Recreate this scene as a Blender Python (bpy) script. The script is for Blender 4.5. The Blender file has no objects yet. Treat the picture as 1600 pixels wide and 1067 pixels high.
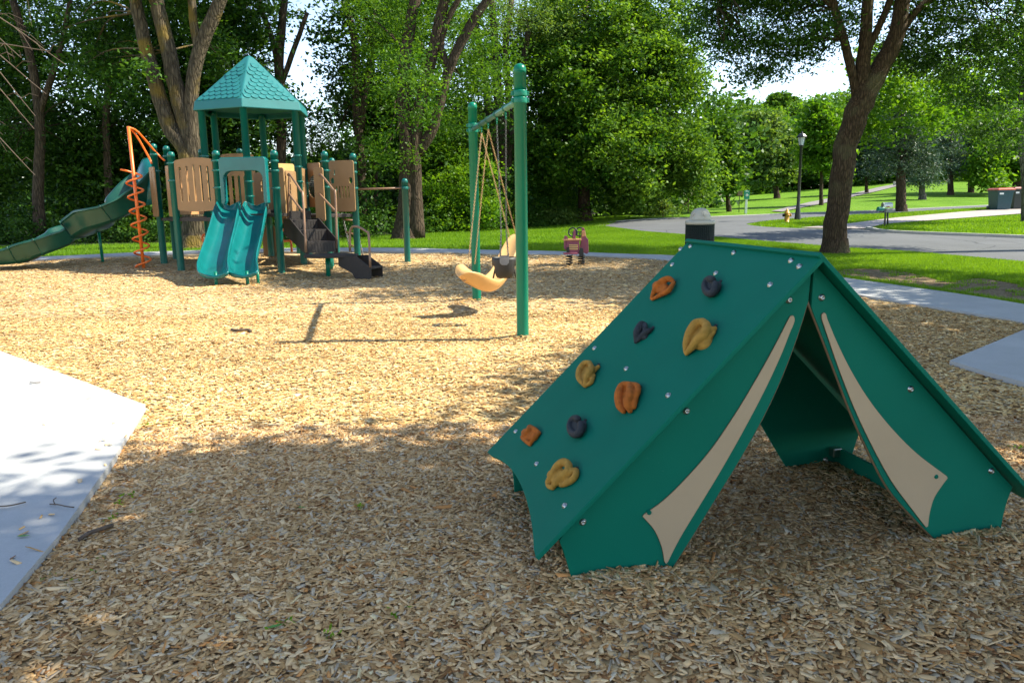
import bpy, bmesh, math, random
import numpy as np
from math import sin, cos, pi, radians, sqrt, atan2
from mathutils import Vector, Matrix, geometry
S = bpy.context.scene
COL = S.collection
# ------------------------------------------------------------------ camera
FPX, HC, TH, RO = 1200.0, 1.5, radians(10.3), radians(0.83)
r0 = Vector((1, 0, 0)); FW = Vector((0, cos(TH), -sin(TH))); u0 = Vector((0, sin(TH), cos(TH)))
CR = r0 * cos(RO) - u0 * sin(RO); CU = r0 * sin(RO) + u0 * cos(RO)
CP = Vector((0, 0, HC))
cd = bpy.data.cameras.new("camera"); cam = bpy.data.objects.new("camera", cd); COL.objects.link(cam)
cd.sensor_width = 36; cd.lens = FPX * 36 / 1600; cd.clip_end = 2000; cd.clip_start = 0.05
m = Matrix((CR, CU, -FW)).transposed().to_4x4(); m.translation = CP
cam.matrix_world = m
S.camera = cam
# ------------------------------------------------------------------ light
SUN_EL = radians(47)
w = bpy.data.worlds.new("World"); S.world = w; w.use_nodes = True
nt = w.node_tree; bg = nt.nodes['Background']; sky = nt.nodes.new('ShaderNodeTexSky')
sky.sky_type = 'NISHITA'; sky.sun_disc = False; sky.sun_elevation = SUN_EL; sky.sun_rotation = radians(88)
sky.air_density = 0.8; sky.dust_density = 0.15; sky.ozone_density = 1.3
tn = nt.nodes.new('ShaderNodeMixRGB'); tn.blend_type = 'MULTIPLY'; tn.inputs[0].default_value = 1; tn.inputs[2].default_value = (1.14, 1.0, .88, 1)
nt.links.new(sky.outputs[0], tn.inputs[1]); nt.links.new(tn.outputs[0], bg.inputs[0]); bg.inputs[1].default_value = 0.15
sd = bpy.data.lights.new("sun", 'SUN'); so = bpy.data.objects.new("sun", sd); COL.objects.link(so)
sd.energy = 4.0; sd.angle = radians(0.5); sd.color = (1.0, 0.95, 0.78)
ldir = Vector((-cos(SUN_EL), -0.03, -sin(SUN_EL))).normalized()
so.rotation_euler = ldir.to_track_quat('-Z', 'Y').to_euler()
S.view_settings.view_transform = 'Standard'; S.view_settings.look = 'None'
S.view_settings.gamma = 1.0; S.view_settings.exposure = 1.45
S.render.engine = 'CYCLES'
S.cycles.max_bounces = 6; S.cycles.diffuse_bounces = 3; S.cycles.glossy_bounces = 2
S.cycles.transmission_bounces = 4; S.cycles.caustics_reflective = False; S.cycles.caustics_refractive = False

# ------------------------------------------------------------------ terrain and geometry of the view
def ss(a, b, x):
    t = min(1.0, max(0.0, (x - a) / (b - a))); return t * t * (3 - 2 * t)
def lerp_tab(x, xs, ys): return float(np.interp(x, xs, ys))
def hz(x, y):
    zl = .25 * ss(15, 21, y)
    k = x / max(y, 1.0)
    hill = (lerp_tab(y, [0, 41, 65, 92, 130, 400], [0, 0, 1.1, 2.55, 3.1, 3.4])) * lerp_tab(k, [.12, .22, .5], [0, .30, 1.0])
    zr = lerp_tab(y, [0, 20, 29, 35, 41, 400], [0, 0, .27, .45, .6, .6]) + hill
    wgt = ss(.5, 7, x)
    return zl * (1 - wgt) + zr * wgt
def ray(u, v): return FW + CR * ((u - 800) / FPX) - CU * ((v - 533.5) / FPX)
def W(u, v, Y):
    d = ray(u, v); return CP + d * (Y / d.y)
def Gz(u, v, z):
    d = ray(u, v); return CP + d * ((z - HC) / d.z)
def G(u, v, dz=0.0):
    d = ray(u, v); d = d / d.y; t = 1.0; p = CP
    while t < 170:
        q = CP + d * t
        if q.z <= hz(q.x, q.y) + dz: break
        t += max(.1, t * .01)
    a, b = t - max(.1, t * .011) - .02, t
    for _ in range(20):
        c = (a + b) / 2; q = CP + d * c
        if q.z <= hz(q.x, q.y) + dz: b = c
        else: a = c
    return CP + d * b

# ------------------------------------------------------------------ object helpers
def tag(o, label=None, cat=None, group=None, kind=None):
    if label: o['label'] = label
    if cat: o['category'] = cat
    if group: o['group'] = group
    if kind: o['kind'] = kind
    return o
def empty(name, loc, label, cat, group=None, rz=0):
    o = bpy.data.objects.new(name, None); COL.objects.link(o); o.location = loc; o.rotation_euler.z = rz
    o.empty_display_size = .2
    return tag(o, label, cat, group)
class MB:
    """collects shapes, then links them as one mesh object"""
    def __init__(s): s.v = []; s.f = []; s.sm = []
    def add(s, vs, fs, smooth=False):
        b = len(s.v); s.v += [tuple(v) for v in vs]; s.f += [tuple(i + b for i in f) for f in fs]; s.sm += [smooth] * len(fs)
    def box(s, c, size, ax=None, ay=None):
        ax = Vector(ax or (1, 0, 0)).normalized()
        if ay is None: ay = Vector((-ax.y, ax.x, 0)).normalized() if abs(ax.z) < .99 else Vector((0, 1, 0))
        ay = Vector(ay).normalized(); az = ax.cross(ay)
        c = Vector(c); h = [q / 2 for q in size]
        vs = [c + ax * (i * h[0]) + ay * (j * h[1]) + az * (k * h[2]) for i in (-1, 1) for j in (-1, 1) for k in (-1, 1)]
        s.add(vs, [(0, 1, 3, 2), (4, 6, 7, 5), (0, 4, 5, 1), (2, 3, 7, 6), (0, 2, 6, 4), (1, 5, 7, 3)]); return s
    def prism(s, poly, o, ax, ay, t, smooth_sides=False):
        """poly: 2-D points; o origin, ax/ay axes; extruded along ax x ay by t (both caps)"""
        ax = Vector(ax); ay = Vector(ay); n = ax.cross(ay).normalized(); o = Vector(o); N = len(poly)
        tri = geometry.tessellate_polygon([[Vector((p[0], p[1], 0)) for p in poly]])
        A = [o + ax * p[0] + ay * p[1] for p in poly]; B = [a + n * t for a in A]
        s.add(A + B, [tuple(f[::-1]) for f in tri] + [tuple(i + N for i in f) for f in tri] )
        b = len(s.v) - 2 * N
        s.f += [(b + i, b + (i + 1) % N, b + N + (i + 1) % N, b + N + i) for i in range(N)]; s.sm += [smooth_sides] * N
        return s
    def tube(s, pts, r, n=10, cap=True, closed=False):
        pts = [Vector(p) for p in pts]; N = len(pts)
        if not hasattr(r, '__len__'): r = [r] * N
        vs = []; up = None
        for i, p in enumerate(pts):
            if closed: t = pts[(i + 1) % N] - pts[i - 1]
            else: t = pts[min(i + 1, N - 1)] - pts[max(i - 1, 0)]
            t.normalize()
            if up is None:
                up = Vector((0, 0, 1)) if abs(t.z) < .9 else Vector((1, 0, 0))
            a = t.cross(up).normalized(); bb = a.cross(t).normalized(); up = bb
            for k in range(n):
                an = 2 * pi * k / n; vs.append(p + (a * cos(an) + bb * sin(an)) * r[i])
        fs = [(i * n + k, i * n + (k + 1) % n, (i + 1) * n + (k + 1) % n, (i + 1) * n + k) for i in range(N - 1) for k in range(n)]
        if closed: fs += [((N - 1) * n + k, (N - 1) * n + (k + 1) % n, (k + 1) % n, k) for k in range(n)]
        s.add(vs, fs, True)
        if cap and not closed:
            b = len(s.v) - len(vs)
            s.f += [tuple(b + k for k in range(n))[::-1], tuple(b + (N - 1) * n + k for k in range(n))]; s.sm += [False, False]
        return s
    def lathe(s, prof, c, n=20, axis=(0, 0, 1), smooth=True, squash=1.0):
        ax = Vector(axis).normalized(); a = ax.orthogonal().normalized() if abs(ax.z) < .99 else Vector((1, 0, 0)); b = ax.cross(a); c = Vector(c)
        vs = [c + ax * z + (a * cos(2 * pi * k / n) + b * sin(2 * pi * k / n) * squash) * r for r, z in prof for k in range(n)]
        fs = [(i * n + k, i * n + (k + 1) % n, (i + 1) * n + (k + 1) % n, (i + 1) * n + k) for i in range(len(prof) - 1) for k in range(n)]
        s.add(vs, fs, smooth)
        return s
    def loft(s, rings, closed=True, smooth=True, caps=True):
        n = len(rings[0]); vs = [p for r in rings for p in r]
        kk = n if closed else n - 1
        fs = [(i * n + k, i * n + (k + 1) % n, (i + 1) * n + (k + 1) % n, (i + 1) * n + k) for i in range(len(rings) - 1) for k in range(kk)]
        if caps and closed: fs += [tuple(range(n))[::-1], tuple((len(rings) - 1) * n + k for k in range(n))]
        s.add(vs, fs, smooth); return s
    def build(s, name, mat, parent=None, org=None, bevel=0, solid=0, autosmooth=None):
        me = bpy.data.meshes.new(name)
        if org is None: org = ROOT.get(parent.name, Vector((0, 0, 0))) if parent else Vector((0, 0, 0))
        org = Vector(org)
        me.from_pydata([(v[0] - org.x, v[1] - org.y, v[2] - org.z) for v in s.v], [], s.f)
        me.validate()
        if len(me.polygons) == len(s.sm): me.polygons.foreach_set('use_smooth', s.sm)
        bm = bmesh.new(); bm.from_mesh(me); bmesh.ops.recalc_face_normals(bm, faces=bm.faces); bm.to_mesh(me); bm.free()
        me.materials.append(mat)
        o = bpy.data.objects.new(name, me); COL.objects.link(o)
        if parent: o.parent = parent; ROOT[o.name] = org
        else: o.location = org
        if solid:
            md = o.modifiers.new('s', 'SOLIDIFY'); md.thickness = solid; md.offset = 0
        if bevel:
            md = o.modifiers.new('b', 'BEVEL'); md.width = bevel; md.segments = 2; md.limit_method = 'ANGLE'; md.angle_limit = radians(40)
            md.harden_normals = False
        return o
ROOT = {}
def root(name, loc, label, cat, group=None):
    o = empty(name, loc, label, cat, group); ROOT[o.name] = Vector(loc); return o
def crom(pts, k=6, closed=False):
    """Catmull-Rom through points of any dimension"""
    P = [np.array(p, float) for p in pts]; out = []; N = len(P)
    rng = range(N) if closed else range(N - 1)
    for i in rng:
        a, b, c, d = (P[(i - 1) % N] if closed or i > 0 else 2 * P[0] - P[1]), P[i], P[(i + 1) % N], (P[(i + 2) % N] if closed or i + 2 < N else 2 * P[-1] - P[-2])
        for j in range(k):
            t = j / k
            out.append(.5 * ((2 * b) + (-a + c) * t + (2 * a - 5 * b + 4 * c - d) * t * t + (-a + 3 * b - 3 * c + d) * t ** 3))
    if not closed: out.append(P[-1])
    return out
def fast_mesh(name, V, F, mat, col=None, smooth=False):
    me = bpy.data.meshes.new(name); k = F.shape[1]
    me.vertices.add(len(V)); me.vertices.foreach_set('co', V.astype(np.float32).ravel())
    me.loops.add(F.size); me.loops.foreach_set('vertex_index', F.astype(np.int32).ravel())
    me.polygons.add(len(F)); me.polygons.foreach_set('loop_start', (np.arange(len(F)) * k).astype(np.int32))
    me.update(calc_edges=True)
    if smooth: me.polygons.foreach_set('use_smooth', np.ones(len(F), bool))
    if col is not None:
        a = me.color_attributes.new('Col', 'FLOAT_COLOR', 'POINT')
        a.data.foreach_set('color', np.c_[col, np.ones(len(col))].astype(np.float32).ravel())
    me.materials.append(mat)
    return me
# ------------------------------------------------------------------ materials
def nodes(name):
    m = bpy.data.materials.new(name); m.use_nodes = True; t = m.node_tree; return m, t, t.nodes['Principled BSDF']
def N(t, kind, **kw):
    n = t.nodes.new(kind)
    for k, v in kw.items():
        if k in n.inputs.keys() if isinstance(k, str) else False: n.inputs[k].default_value = v
        else: setattr(n, k, v)
    return n
def ramp(t, src, stops):
    r = t.nodes.new('ShaderNodeValToRGB'); e = r.color_ramp.elements
    while len(e) < len(stops): e.new(.5)
    for i, (p, c) in enumerate(stops):
        e[i].position = p; e[i].color = (*c, 1) if len(c) == 3 else c
    t.links.new(src, r.inputs[0]); return r
def coords(t, which='Object', scale=(1, 1, 1)):
    tc = t.nodes.new('ShaderNodeTexCoord'); mp = t.nodes.new('ShaderNodeMapping'); mp.inputs['Scale'].default_value = scale
    t.links.new(tc.outputs[which], mp.inputs[0]); return mp.outputs[0]
def simple(name, c, rough=.5, metal=0, var=.12, scale=6, bump=.0, bscale=60, spec=.5, dirt=None, coat=0):
    m, t, b = nodes(name)
    co = coords(t)
    n = N(t, 'ShaderNodeTexNoise'); n.inputs['Scale'].default_value = scale; n.inputs['Detail'].default_value = 6; t.links.new(co, n.inputs[0])
    r = ramp(t, n.outputs[0], [(.3, tuple(x * (1 - var) for x in c)), (.7, tuple(min(1, x * (1 + var)) for x in c))])
    out = r.outputs[0]
    if dirt:
        n3 = N(t, 'ShaderNodeTexNoise'); n3.inputs['Scale'].default_value = dirt[1]; n3.inputs['Detail'].default_value = 9; n3.inputs['Roughness'].default_value = .7; t.links.new(co, n3.inputs[0])
        rr = ramp(t, n3.outputs[0], [(dirt[2], (0, 0, 0)), (min(1, dirt[2] + .12), (1, 1, 1))])
        mx = t.nodes.new('ShaderNodeMixRGB'); t.links.new(rr.outputs[0], mx.inputs[0]); t.links.new(out, mx.inputs[1]); mx.inputs[2].default_value = (*dirt[0], 1)
        out = mx.outputs[0]
    t.links.new(out, b.inputs['Base Color'])
    b.inputs['Roughness'].default_value = rough; b.inputs['Metallic'].default_value = metal
    b.inputs['Specular IOR Level'].default_value = spec; b.inputs['Coat Weight'].default_value = coat
    if bump:
        n2 = N(t, 'ShaderNodeTexNoise'); n2.inputs['Scale'].default_value = bscale; n2.inputs['Detail'].default_value = 4; t.links.new(co, n2.inputs[0])
        bp = t.nodes.new('ShaderNodeBump'); bp.inputs['Strength'].default_value = bump; bp.inputs['Distance'].default_value = .01
        t.links.new(n2.outputs[0], bp.inputs['Height']); t.links.new(bp.outputs[0], b.inputs['Normal'])
    return m
def leafmat(name, c1, c2, trans=.35, scale=.6, rough=.45):
    m = bpy.data.materials.new(name); m.use_nodes = True; t = m.node_tree; t.nodes.clear()
    o = t.nodes.new('ShaderNodeOutputMaterial')
    at = N(t, 'ShaderNodeAttribute', attribute_name='Col')
    mx = t.nodes.new('ShaderNodeMixRGB'); mx.inputs[1].default_value = (*c1, 1); mx.inputs[2].default_value = (*c2, 1)
    sp = t.nodes.new('ShaderNodeSeparateColor'); t.links.new(at.outputs['Color'], sp.inputs[0]); t.links.new(sp.outputs[0], mx.inputs[0])
    d = t.nodes.new('ShaderNodeBsdfPrincipled'); d.inputs['Roughness'].default_value = rough; d.inputs['Specular IOR Level'].default_value = .16
    t.links.new(mx.outputs[0], d.inputs['Base Color'])
    tr = t.nodes.new('ShaderNodeBsdfTranslucent')
    hs = t.nodes.new('ShaderNodeMixRGB'); hs.blend_type = 'MULTIPLY'; hs.inputs[0].default_value = 1; hs.inputs[2].default_value = (1.9, 1.7, .5, 1)
    t.links.new(mx.outputs[0], hs.inputs[1]); t.links.new(hs.outputs[0], tr.inputs[0])
    ms = t.nodes.new('ShaderNodeMixShader'); ms.inputs[0].default_value = trans
    t.links.new(d.outputs[0], ms.inputs[1]); t.links.new(tr.outputs[0], ms.inputs[2]); t.links.new(ms.outputs[0], o.inputs[0])
    return m
def barkmat(name, c1, c2, moss=None, sc=1.0):
    m, t, b = nodes(name)
    co = coords(t, 'Object', (9 * sc, 9 * sc, 1.6 * sc))
    v = N(t, 'ShaderNodeTexNoise'); v.inputs['Scale'].default_value = 2.2; v.inputs['Detail'].default_value = 8; v.inputs['Roughness'].default_value = .65; t.links.new(co, v.inputs[0])
    vv = N(t, 'ShaderNodeTexVoronoi', feature='DISTANCE_TO_EDGE'); vv.inputs['Scale'].default_value = 2.0
    mixv = t.nodes.new('ShaderNodeMixRGB'); mixv.inputs[0].default_value = .25; t.links.new(co, mixv.inputs[1]); t.links.new(v.outputs[1], mixv.inputs[2]); t.links.new(mixv.outputs[0], vv.inputs[0])
    r = ramp(t, v.outputs[0], [(.3, c1), (.7, c2)]); out = r.outputs[0]
    rv = ramp(t, vv.outputs[0], [(.0, (.35, .35, .35)), (.22, (1, 1, 1))])
    mu = t.nodes.new('ShaderNodeMixRGB'); mu.blend_type = 'MULTIPLY'; mu.inputs[0].default_value = .8; t.links.new(out, mu.inputs[1]); t.links.new(rv.outputs[0], mu.inputs[2]); out = mu.outputs[0]
    if moss:
        n3 = N(t, 'ShaderNodeTexNoise'); n3.inputs['Scale'].default_value = 1.3; n3.inputs['Detail'].default_value = 6; t.links.new(coords(t), n3.inputs[0])
        rr = ramp(t, n3.outputs[0], [(.52, (0, 0, 0)), (.66, (1, 1, 1))])
        mx = t.nodes.new('ShaderNodeMixRGB'); t.links.new(rr.outputs[0], mx.inputs[0]); t.links.new(out, mx.inputs[1]); mx.inputs[2].default_value = (*moss, 1); out = mx.outputs[0]
    t.links.new(out, b.inputs['Base Color']); b.inputs['Roughness'].default_value = .9; b.inputs['Specular IOR Level'].default_value = .2
    bp = t.nodes.new('ShaderNodeBump'); bp.inputs['Strength'].default_value = .9; bp.inputs['Distance'].default_value = .04
    t.links.new(rv.outputs[0], bp.inputs['Height']); t.links.new(bp.outputs[0], b.inputs['Normal'])
    return m
def vcol(name, rough=.8, spec=.25):
    m, t, b = nodes(name); at = N(t, 'ShaderNodeAttribute', attribute_name='Col'); t.links.new(at.outputs['Color'], b.inputs['Base Color'])
    b.inputs['Roughness'].default_value = rough; b.inputs['Specular IOR Level'].default_value = spec; return m
M = {}
M['tent'] = simple('tent_green_board', (.001, .132, .085), .6, var=.05, scale=3, bump=.12, bscale=350, spec=.12, dirt=((.07, .20, .155), 38, .665))
M['tan'] = simple('tan_board', (.41, .305, .195), .5, var=.04, scale=4, bump=.1, bscale=300, spec=.3)
M['panel'] = simple('brown_tan_board', (.31, .18, .082), .5, var=.06, scale=4, bump=.1, bscale=200, spec=.3)
M['core'] = simple('brown_board_core', (.16, .10, .05), .7)
M['post'] = simple('green_powder_coat', (.001, .165, .10), .3, var=.06, scale=2, spec=.32, bump=.04, bscale=90, dirt=((.05, .13, .09), 9, .74))
M['postdark'] = simple('teal_green_powder_coat', (.002, .12, .098), .3, var=.06, scale=2, spec=.5, bump=.04, bscale=90, dirt=((.04, .12, .09), 9, .74))
M['roofteal'] = simple('teal_moulded_roof', (.017, .155, .16), .5, var=.08, scale=2.5, spec=.4, bump=.1, bscale=40)
M['slide'] = simple('teal_moulded_plastic', (.004, .125, .125), .25, var=.12, scale=3, spec=.5, bump=.05, bscale=25, dirt=((.07, .22, .17), 6, .68))
M['dslide'] = simple('dark_green_moulded_plastic', (.005, .065, .043), .3, var=.15, scale=3, spec=.5, bump=.05, bscale=25, dirt=((.05, .12, .08), 7, .66))
M['orange'] = simple('orange_powder_coat', (.78, .16, .02), .35, var=.06)
M['rail'] = simple('brown_powder_coat', (.25, .14, .08), .35, var=.06)
M['deck'] = simple('dark_brown_vinyl', (.022, .016, .014), .6, var=.25, scale=20, bump=.4, bscale=80)
M['steel'] = simple('stainless_steel', (.42, .42, .41), .3, 1.0, var=.05)
M['galv'] = simple('galvanised_steel', (.42, .44, .45), .4, .9, var=.15)
M['beam'] = simple('green_grey_galvanised_pipe', (.10, .24, .21), .35, .6, var=.15)
M['goldchain'] = simple('tan_coated_chain', (.42, .27, .12), .5, .1, var=.1)
M['darkchain'] = simple('weathered_chain', (.12, .12, .115), .4, .6, var=.2)
M['tanplastic'] = simple('tan_moulded_plastic', (.58, .34, .13), .4, var=.1, scale=3, bump=.06, bscale=30)
M['rubber'] = simple('black_rubber', (.02, .019, .018), .55, var=.3)
M['rubbergrey'] = simple('worn_grey_rubber', (.2, .2, .21), .5, var=.3)
M['h_orange'] = simple('orange_resin', (.50, .13, .016), .8, var=.22, scale=40, bump=.8, bscale=260, spec=.25)
M['h_black'] = simple('charcoal_resin', (.034, .036, .040), .7, var=.15, scale=30, bump=.5, bscale=160, spec=.25)
M['h_yellow'] = simple('mustard_resin', (.45, .235, .045), .8, var=.15, scale=40, bump=.7, bscale=220, spec=.2)
M['black'] = simple('black_paint', (.012, .013, .014), .35, var=.1)
M['beige'] = simple('beige_plastic', (.50, .46, .37), .5, var=.06)
M['mesh'] = simple('dark_green_coated_mesh', (.003, .015, .011), .6, var=.2)
M['white'] = simple('white_paint', (.75, .76, .75), .4, var=.04)
M['signgreen'] = simple('green_sign_paint', (.01, .26, .16), .45, var=.04)
M['signbrown'] = simple('brown_sign_paint', (.20, .09, .06), .6, var=.1)
M['pink'] = simple('magenta_pink_board', (.27, .065, .10), .5, var=.1)
M['wood'] = simple('orange_tan_board', (.62, .30, .12), .5, var=.1)  # rider boards; also the painted sun glow of a rear panel
M['yellowboard'] = simple('yellow_tan_board', (.62, .40, .14), .5, var=.1)  # rider slats; also painted sunlight on a tan rear panel
M['hydrant'] = simple('hydrant_yellow', (.52, .26, .03), .45, var=.12)
M['bin'] = simple('blue_green_bin', (.008, .05, .07), .4, var=.1)
M['bindark'] = simple('dark_bin', (.012, .018, .022), .4, var=.1)
M['lid'] = simple('red_orange_lid', (.50, .07, .025), .4, var=.08)
M['lidred'] = simple('dull_red_lid', (.28, .045, .03), .45, var=.08)
M['lampglass'] = simple('frosted_lamp_glass', (.62, .66, .72), .3, var=.03)
M['mailgreen'] = simple('green_mailbox', (.02, .22, .16), .4)
M['twig'] = simple('dead_twig', (.10, .07, .05), .85, var=.3, scale=30)
M['bark'] = barkmat('furrowed_grey_bark', (.045, .034, .022), (.165, .13, .085), moss=(.17, .115, .025))
M['barkdark'] = barkmat('dark_brown_bark', (.045, .030, .020), (.135, .095, .065), sc=1.2)
M['barkfront'] = barkmat('rough_brown_bark', (.04, .026, .016), (.14, .092, .056), moss=(.10, .085, .045), sc=1.6)
M['barkgrey'] = barkmat('grey_bark', (.09, .08, .07), (.2, .18, .16))
M['leaf'] = leafmat('leaf_dark', (.035, .105, .010), (.10, .20, .022), .42)
M['leafwood'] = leafmat('leaf_wood', (.013, .046, .009), (.072, .160, .022), .34)
M['leafpale'] = leafmat('leaf_grey_green', (.07, .14, .035), (.15, .24, .055), .36)
M['leafbright'] = leafmat('leaf_bright', (.055, .15, .012), (.13, .25, .020), .48)
M['leaflinden'] = leafmat('leaf_linden', (.020, .072, .009), (.15, .275, .032), .38)
M['leaffront'] = leafmat('leaf_front', (.018, .058, .010), (.055, .125, .018), .34)
M['needle'] = leafmat('needle_blue', (.040, .085, .055), (.10, .16, .11), .12)
M['needledark'] = leafmat('needle_dark', (.022, .055, .032), (.06, .10, .06), .12)
M['grassblade'] = leafmat('grass_blade', (.085, .19, .012), (.20, .34, .025), .4)
M['chip'] = vcol('wood_chip', .92, .06)
def groundmat():
    m, t, b = nodes('short_grass_ground')
    co = coords(t)
    a = N(t, 'ShaderNodeTexNoise'); a.inputs['Scale'].default_value = .35; a.inputs['Detail'].default_value = 8; a.inputs['Roughness'].default_value = .65; t.links.new(co, a.inputs[0])
    c = N(t, 'ShaderNodeTexNoise'); c.inputs['Scale'].default_value = 30; c.inputs['Detail'].default_value = 6; c.inputs['Roughness'].default_value = .75; t.links.new(co, c.inputs[0])
    r = ramp(t, a.outputs[0], [(.3, (.085, .18, .013)), (.5, (.12, .24, .018)), (.72, (.17, .29, .03))])
    r2 = ramp(t, c.outputs[0], [(.3, (.5, .5, .45)), (.7, (1.3, 1.3, 1.1))])
    mu = t.nodes.new('ShaderNodeMixRGB'); mu.blend_type = 'MULTIPLY'; mu.inputs[0].default_value = 1; t.links.new(r.outputs[0], mu.inputs[1]); t.links.new(r2.outputs[0], mu.inputs[2])
    t.links.new(mu.outputs[0], b.inputs['Base Color']); b.inputs['Roughness'].default_value = .9; b.inputs['Specular IOR Level'].default_value = .1
    bp = t.nodes.new('ShaderNodeBump'); bp.inputs['Strength'].default_value = .8; bp.inputs['Distance'].default_value = .05; t.links.new(c.outputs[0], bp.inputs['Height']); t.links.new(bp.outputs[0], b.inputs['Normal'])
    return m
def mulchmat(name='wood_chip_bed', dark=1.0):
    m, t, b = nodes(name)
    co = coords(t, 'Object', (1, 1, 1))
    wn = N(t, 'ShaderNodeTexNoise'); wn.inputs['Scale'].default_value = 14; t.links.new(co, wn.inputs[0])
    mx0 = t.nodes.new('ShaderNodeMixRGB'); mx0.inputs[0].default_value = .04; t.links.new(co, mx0.inputs[1]); t.links.new(wn.outputs[1], mx0.inputs[2])
    v = N(t, 'ShaderNodeTexVoronoi'); v.inputs['Scale'].default_value = 38; t.links.new(mx0.outputs[0], v.inputs[0])
    sp = t.nodes.new('ShaderNodeSeparateColor'); t.links.new(v.outputs['Color'], sp.inputs[0])
    d = dark
    r = ramp(t, sp.outputs[0], [(0, (.20 * d, .12 * d, .06 * d)), (.3, (.50 * d, .35 * d, .18 * d)), (.6, (.66 * d, .50 * d, .28 * d)), (.85, (.76 * d, .61 * d, .37 * d)), (1, (.52 * d, .47 * d, .40 * d))])
    n = N(t, 'ShaderNodeTexNoise'); n.inputs['Scale'].default_value = .7; n.inputs['Detail'].default_value = 7; t.links.new(co, n.inputs[0])
    r2 = ramp(t, n.outputs[0], [(.3, (.78, .70, .62)), (.7, (1.08, 1.05, 1.0))])
    mu = t.nodes.new('ShaderNodeMixRGB'); mu.blend_type = 'MULTIPLY'; mu.inputs[0].default_value = 1; t.links.new(r.outputs[0], mu.inputs[1]); t.links.new(r2.outputs[0], mu.inputs[2])
    t.links.new(mu.outputs[0], b.inputs['Base Color']); b.inputs['Roughness'].default_value = .9; b.inputs['Specular IOR Level'].default_value = .15
    bp = t.nodes.new('ShaderNodeBump'); bp.inputs['Strength'].default_value = 1; bp.inputs['Distance'].default_value = .02; t.links.new(sp.outputs[1], bp.inputs['Height']); t.links.new(bp.outputs[0], b.inputs['Normal'])
    return m
def flatmat(name, c, var, scale, fine=80, rough=.85, fv=.12, cracks=False, bump=.25):
    m, t, b = nodes(name); co = coords(t)
    a = N(t, 'ShaderNodeTexNoise'); a.inputs['Scale'].default_value = scale; a.inputs['Detail'].default_value = 8; a.inputs['Roughness'].default_value = .6; t.links.new(co, a.inputs[0])
    f = N(t, 'ShaderNodeTexNoise'); f.inputs['Scale'].default_value = fine; f.inputs['Detail'].default_value = 5; f.inputs['Roughness'].default_value = .8; t.links.new(co, f.inputs[0])
    r = ramp(t, a.outputs[0], [(.3, tuple(x * (1 - var) for x in c)), (.7, tuple(x * (1 + var) for x in c))])
    r2 = ramp(t, f.outputs[0], [(.3, (1 - fv,) * 3), (.7, (1 + fv,) * 3)])
    mu = t.nodes.new('ShaderNodeMixRGB'); mu.blend_type = 'MULTIPLY'; mu.inputs[0].default_value = 1; t.links.new(r.outputs[0], mu.inputs[1]); t.links.new(r2.outputs[0], mu.inputs[2]); out = mu.outputs[0]
    if cracks:
        vv = N(t, 'ShaderNodeTexVoronoi', feature='DISTANCE_TO_EDGE'); vv.inputs['Scale'].default_value = .22
        mm = t.nodes.new('ShaderNodeMixRGB'); mm.inputs[0].default_value = .35; t.links.new(co, mm.inputs[1]); t.links.new(a.outputs[1], mm.inputs[2]); t.links.new(mm.outputs[0], vv.inputs[0])
        rc = ramp(t, vv.outputs[0], [(0, (.45, .45, .45)), (.004, (1, 1, 1))])
        m2 = t.nodes.new('ShaderNodeMixRGB'); m2.blend_type = 'MULTIPLY'; m2.inputs[0].default_value = 1; t.links.new(out, m2.inputs[1]); t.links.new(rc.outputs[0], m2.inputs[2]); out = m2.outputs[0]
    t.links.new(out, b.inputs['Base Color']); b.inputs['Roughness'].default_value = rough; b.inputs['Specular IOR Level'].default_value = .25
    bp = t.nodes.new('ShaderNodeBump'); bp.inputs['Strength'].default_value = bump; bp.inputs['Distance'].default_value = .01; t.links.new(f.outputs[0], bp.inputs['Height']); t.links.new(bp.outputs[0], b.inputs['Normal'])
    return m
M['ground'] = groundmat(); M['mulch'] = mulchmat(); M['soil'] = mulchmat('bare_soil_litter', .38)
M['concrete'] = flatmat('broom_finished_concrete', (.42, .415, .41), .11, 1.3, 120, fv=.09)
M['asphalt'] = flatmat('worn_grey_asphalt', (.115, .118, .125), .14, .5, 60, fv=.2, cracks=True)
M['drive'] = flatmat('pinkish_driveway', (.36, .31, .29), .1, .8, 50)
M['kerb'] = flatmat('kerb_concrete', (.50, .48, .44), .1, 2, 80)
M['hillpath'] = flatmat('hill_path_asphalt', (.22, .20, .20), .12, .6, 60)
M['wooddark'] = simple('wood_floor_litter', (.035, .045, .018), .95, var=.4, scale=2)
# ------------------------------------------------------------------ ground sheets
def inside(poly, x, y):
    """vectorised point in polygon"""
    x = np.asarray(x); y = np.asarray(y); c = np.zeros(x.shape, bool); n = len(poly); j = n - 1
    for i in range(n):
        xi, yi = poly[i]; xj, yj = poly[j]
        if yi != yj:
            c ^= ((yi > y) != (yj > y)) & (x < (xj - xi) * (y - yi) / (yj - yi) + xi)
        j = i
    return c
def wob(x, y, s=1.0): return s * (sin(x * 1.7 + 2 * sin(y * .9)) * .5 + sin(y * 2.3 + 1.3 * sin(x * 1.1)) * .5)
MOUND = [(.4, 2.74, .22, .018), (2.02, 3.02, .2, .018), (1.2, 3.5, .55, -.05), (.12, 8.3, .25, .03), (-.53, 11.6, .25, .03), (1.3, 2.55, .55, .05), (.45, 2.7, .3, .03), (2.0, 3.0, .35, .03), (-5.2, 13.8, 1.0, .04), (1.5, 17.1, .4, .05), (-14, 18.3, 1.2, .08), (-9.0, 18.5, .8, .05)]
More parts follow.
